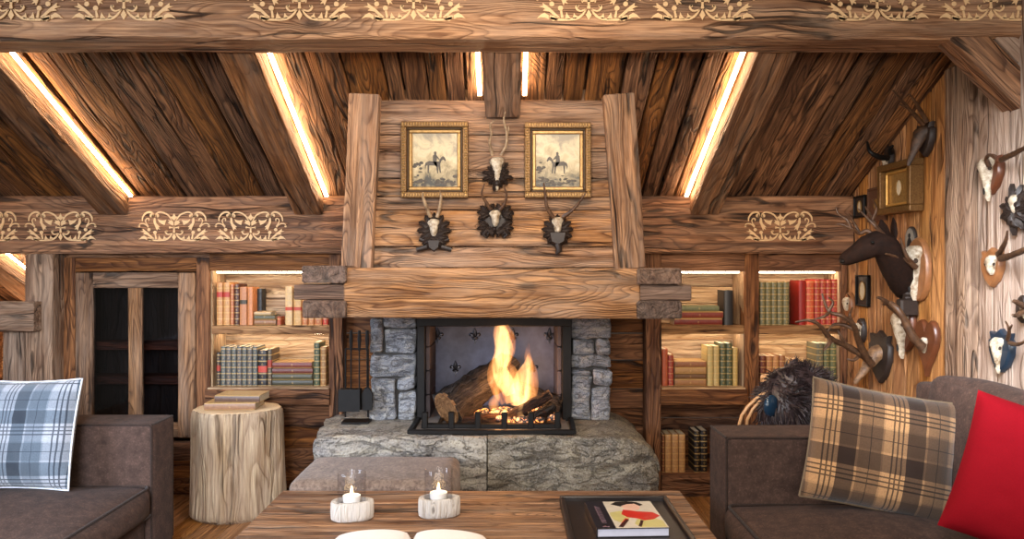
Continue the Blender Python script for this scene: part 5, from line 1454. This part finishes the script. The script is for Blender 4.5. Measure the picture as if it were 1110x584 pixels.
m_tl = tartan('blue_tartan', srgb(44,50,58), srgb(96,106,116), srgb(164,166,172), srgb(30,36,48), .25, .23, .35, .1)
m_tr = tartan('brown_tartan', srgb(44,30,22), srgb(98,74,54), srgb(192,146,100), srgb(20,15,14), .255, .27, .30, .55)
pillow('throw_pillow', 'blue-grey and white tartan pillow leaning on the left sofa arm', frame_M(P(26,470,3.26), (1,-.12,.03), (.0,.22,1)), .52, .50, .16, m_tl, plain('trim_white', srgb(220,222,226), .8))
pillow('throw_pillow', 'brown and beige tartan pillow on the right sofa', frame_M(P(954,488,2.92), (1,-.2,-.17), (.16,.20,1)), .585, .50, .18, m_tr, plain('trim_brown', srgb(120,100,76), .8))
m_red = plain('red_felt', srgb(134,5,20), .9, nz=.16, ns=240, bs=.3, spec=.15, bd=.002)
pillow('throw_pillow', 'plain red pillow in front of the brown tartan one on the right sofa', frame_M(P(1136,528,2.33), (1,-.75,-.30), (.35,.12,1)), .52, .50, .17, m_red)

# ================================================================== FUR CHAIR
m_blk = plain('black_fur', srgb(24,18,22), .5, nz=.5, ns=30, bs=.1, col2=srgb(66,50,50), spec=.6)
fc = thing('armchair', 'small bentwood armchair draped with shaggy black fur behind the right sofa', 'armchair', (X(860,3.85), 3.95, 0))
ccx, ccy = X(860,3.85), 3.92
w_bent = plain('bent_wood', srgb(206,158,110), .4, nz=.2)
for sx_ in (-.24, .24):
    for sy_ in (-.2, .2): mb = MB(); mb.tube([(ccx+sx_*1.05, ccy+sy_*1.05, 0),(ccx+sx_*.9, ccy+sy_*.9, .42)], [.016,.022], 10); mb.build('leg', w_bent, fc)
mb = MB(); mb.rbox((ccx-.25, ccy-.23, .40), (ccx+.25, ccy+.23, .47), r=.02, sub=4); mb.build('seat', w_bent, fc)
mb = MB(); mb.rbox((ccx-.12, ccy+.06, .47), (ccx+.2, ccy+.12, .86), r=.02, sub=4); mb.build('backrest', w_bent, fc)
for s_, dz in ((-1,0),(-1,.001),):
    pass
mb = MB(); Ya = 3.8
q = [P(836,421,Ya),P(822,430,Ya),P(811,440,Ya),P(804,450,Ya),P(800,465,Ya),P(799,500,Ya+.05)]; mb.tube(q, .009, 8); mb.build('arm_rail', w_bent, fc)
mb = MB(); q = [P(836,425,Ya),P(826,432,Ya),P(816,443,Ya),P(810,455,Ya),P(808,480,Ya+.05)]; mb.tube(q, .008, 8); mb.build('arm_rail', w_bent, fc)
mb = MB(); c = P(836,440,3.72); Md = Matrix.Rotation(.5, 3, 'Z'); mb.ell(c, (.052,.03,.06), 24, 14, M=Md); mb.build('arm_knob', plain('blue_glaze', srgb(28,50,70), .12, nz=.2, ns=6), fc)
rs = random.Random(21); mb = MB()
core = []
mbc = MB(); body_pts = [(P(862,432,3.84), (.17,.14,.18)), (P(850,445,3.80), (.13,.12,.15)), (P(880,436,3.88), (.12,.14,.17))]
for c, r in body_pts: mbc.ell(c, r, 20, 12, nz=.15, fr=6)
fu = mbc.build('fur_throw', m_blk, fc, smooth='all')
for kk in range(2600):
    c, r = body_pts[rs.choice((0,0,1,2))]
    th = math.acos(rs.uniform(-.7, 1)); ph = rs.uniform(0, 2*PI)
    nrm = Vector((math.sin(th)*math.cos(ph), math.sin(th)*math.sin(ph), math.cos(th)))
    if nrm.y > .5: continue
    p = c+Vector((nrm.x*r[0], nrm.y*r[1], nrm.z*r[2]))*.97
    sw = Vector((noise.noise(p*9), noise.noise(p*9+Vector((7,0,0))), noise.noise(p*9+Vector((0,7,0)))))
    L = rs.uniform(.03,.062); d1 = (nrm+sw*1.3+Vector((0,0,-.25))).normalized(); d2 = (d1+sw*1.2+Vector((rs.uniform(-.5,.5),rs.uniform(-.5,.5),-.8))).normalized()
    mb.tube([p, p+d1*L*.45, p+d1*L*.7+d2*L*.3, p+d1*L*.75+d2*L*.62], [.0042,.0036,.0024,.0004], 4, caps=False)
o = mb.build('fur_locks', m_blk, fu, smooth='all'); o['kind'] = 'stuff'
# ================================================================== CAMERA AND LIGHT
cam = bpy.data.cameras.new('camera'); co = bpy.data.objects.new('camera', cam); COL.objects.link(co)
co.location = (0, 0, EYE); co.rotation_euler = (PI/2, 0, 0)
cam.sensor_width = 36; cam.lens = F/1110*36
cam.shift_x = (555-CX)/1110; cam.shift_y = -(292-CY)/1110
cam.clip_start = .05
S.camera = co
def area(name, loc, target, sx, sy, power, col, spread=180):
    l = bpy.data.lights.new(name, 'AREA'); l.shape = 'RECTANGLE'; l.size = sx; l.size_y = sy; l.energy = power; l.color = col; l.spread = math.radians(spread)
    o = bpy.data.objects.new(name, l); COL.objects.link(o); o.location = loc
    o.rotation_euler = (Vector(target)-Vector(loc)).to_track_quat('-Z', 'Y').to_euler(); return o
def point(name, loc, r, power, col):
    l = bpy.data.lights.new(name, 'POINT'); l.shadow_soft_size = r; l.energy = power; l.color = col
    o = bpy.data.objects.new(name, l); COL.objects.link(o); o.location = loc; return o
area('window_light_behind', (-.2, -3.2, 2.2), (0, 4, 1.0), 4.2, 2.0, 250, (1.0,.93,.86))
area('window_light_left', (-3.2, .6, 1.9), (-1.2, 3.6, .5), 1.4, 1.4, 40, (.68,.80,1.0), 80)
area('fill_light_pale_wall', (.9, 1.3, 2.3), (2.19, 3.05, 1.15), .6, .8, 15, (.84,.90,1.0), 45)  # added narrow light that brightens the pale wall in place of window daylight
area('fill_light_table', (.1, 2.1, 2.3), (-.1, 3.4, .5), .9, .5, 34, (1,.86,.7))  # added fill to brighten tabletop and hearth; no lamp hangs here
area('fill_light_trophy_wall', (1.0, 3.5, 1.5), (2.19, 4.0, 1.1), .3, .3, 5, (1,.72,.46))  # added warm fill for the trophies; no lamp is mounted here
point('fire_glow', tuple(P(556,415,4.16)), .07, 5, (1,.5,.2))
point('fire_glow_low', tuple(P(545,446,4.05)), .04, 2, (1,.42,.14))
point('fill_light_beyond', (-3.7, 5.3, .9), .1, 14, (1,.6,.3))  # unseen point light added to turn the boards beyond warm orange
area('fill_light_left_sofa', (-.6, -1.0, 1.9), (-2.1, 3.4, .5), 1.0, 1.0, 17, (.70,.82,1.0), 42)  # added cool fill for the left sofa and stump, no window of its own
w = bpy.data.worlds.new('world'); S.world = w; w.use_nodes = True
w.node_tree.nodes['Background'].inputs[0].default_value = (1,.86,.72,1); w.node_tree.nodes['Background'].inputs[1].default_value = .11
S.view_settings.view_transform = 'Standard'; S.view_settings.look = 'None'; S.view_settings.gamma = 1; S.view_settings.exposure = 0
S.view_settings.use_curve_mapping = False
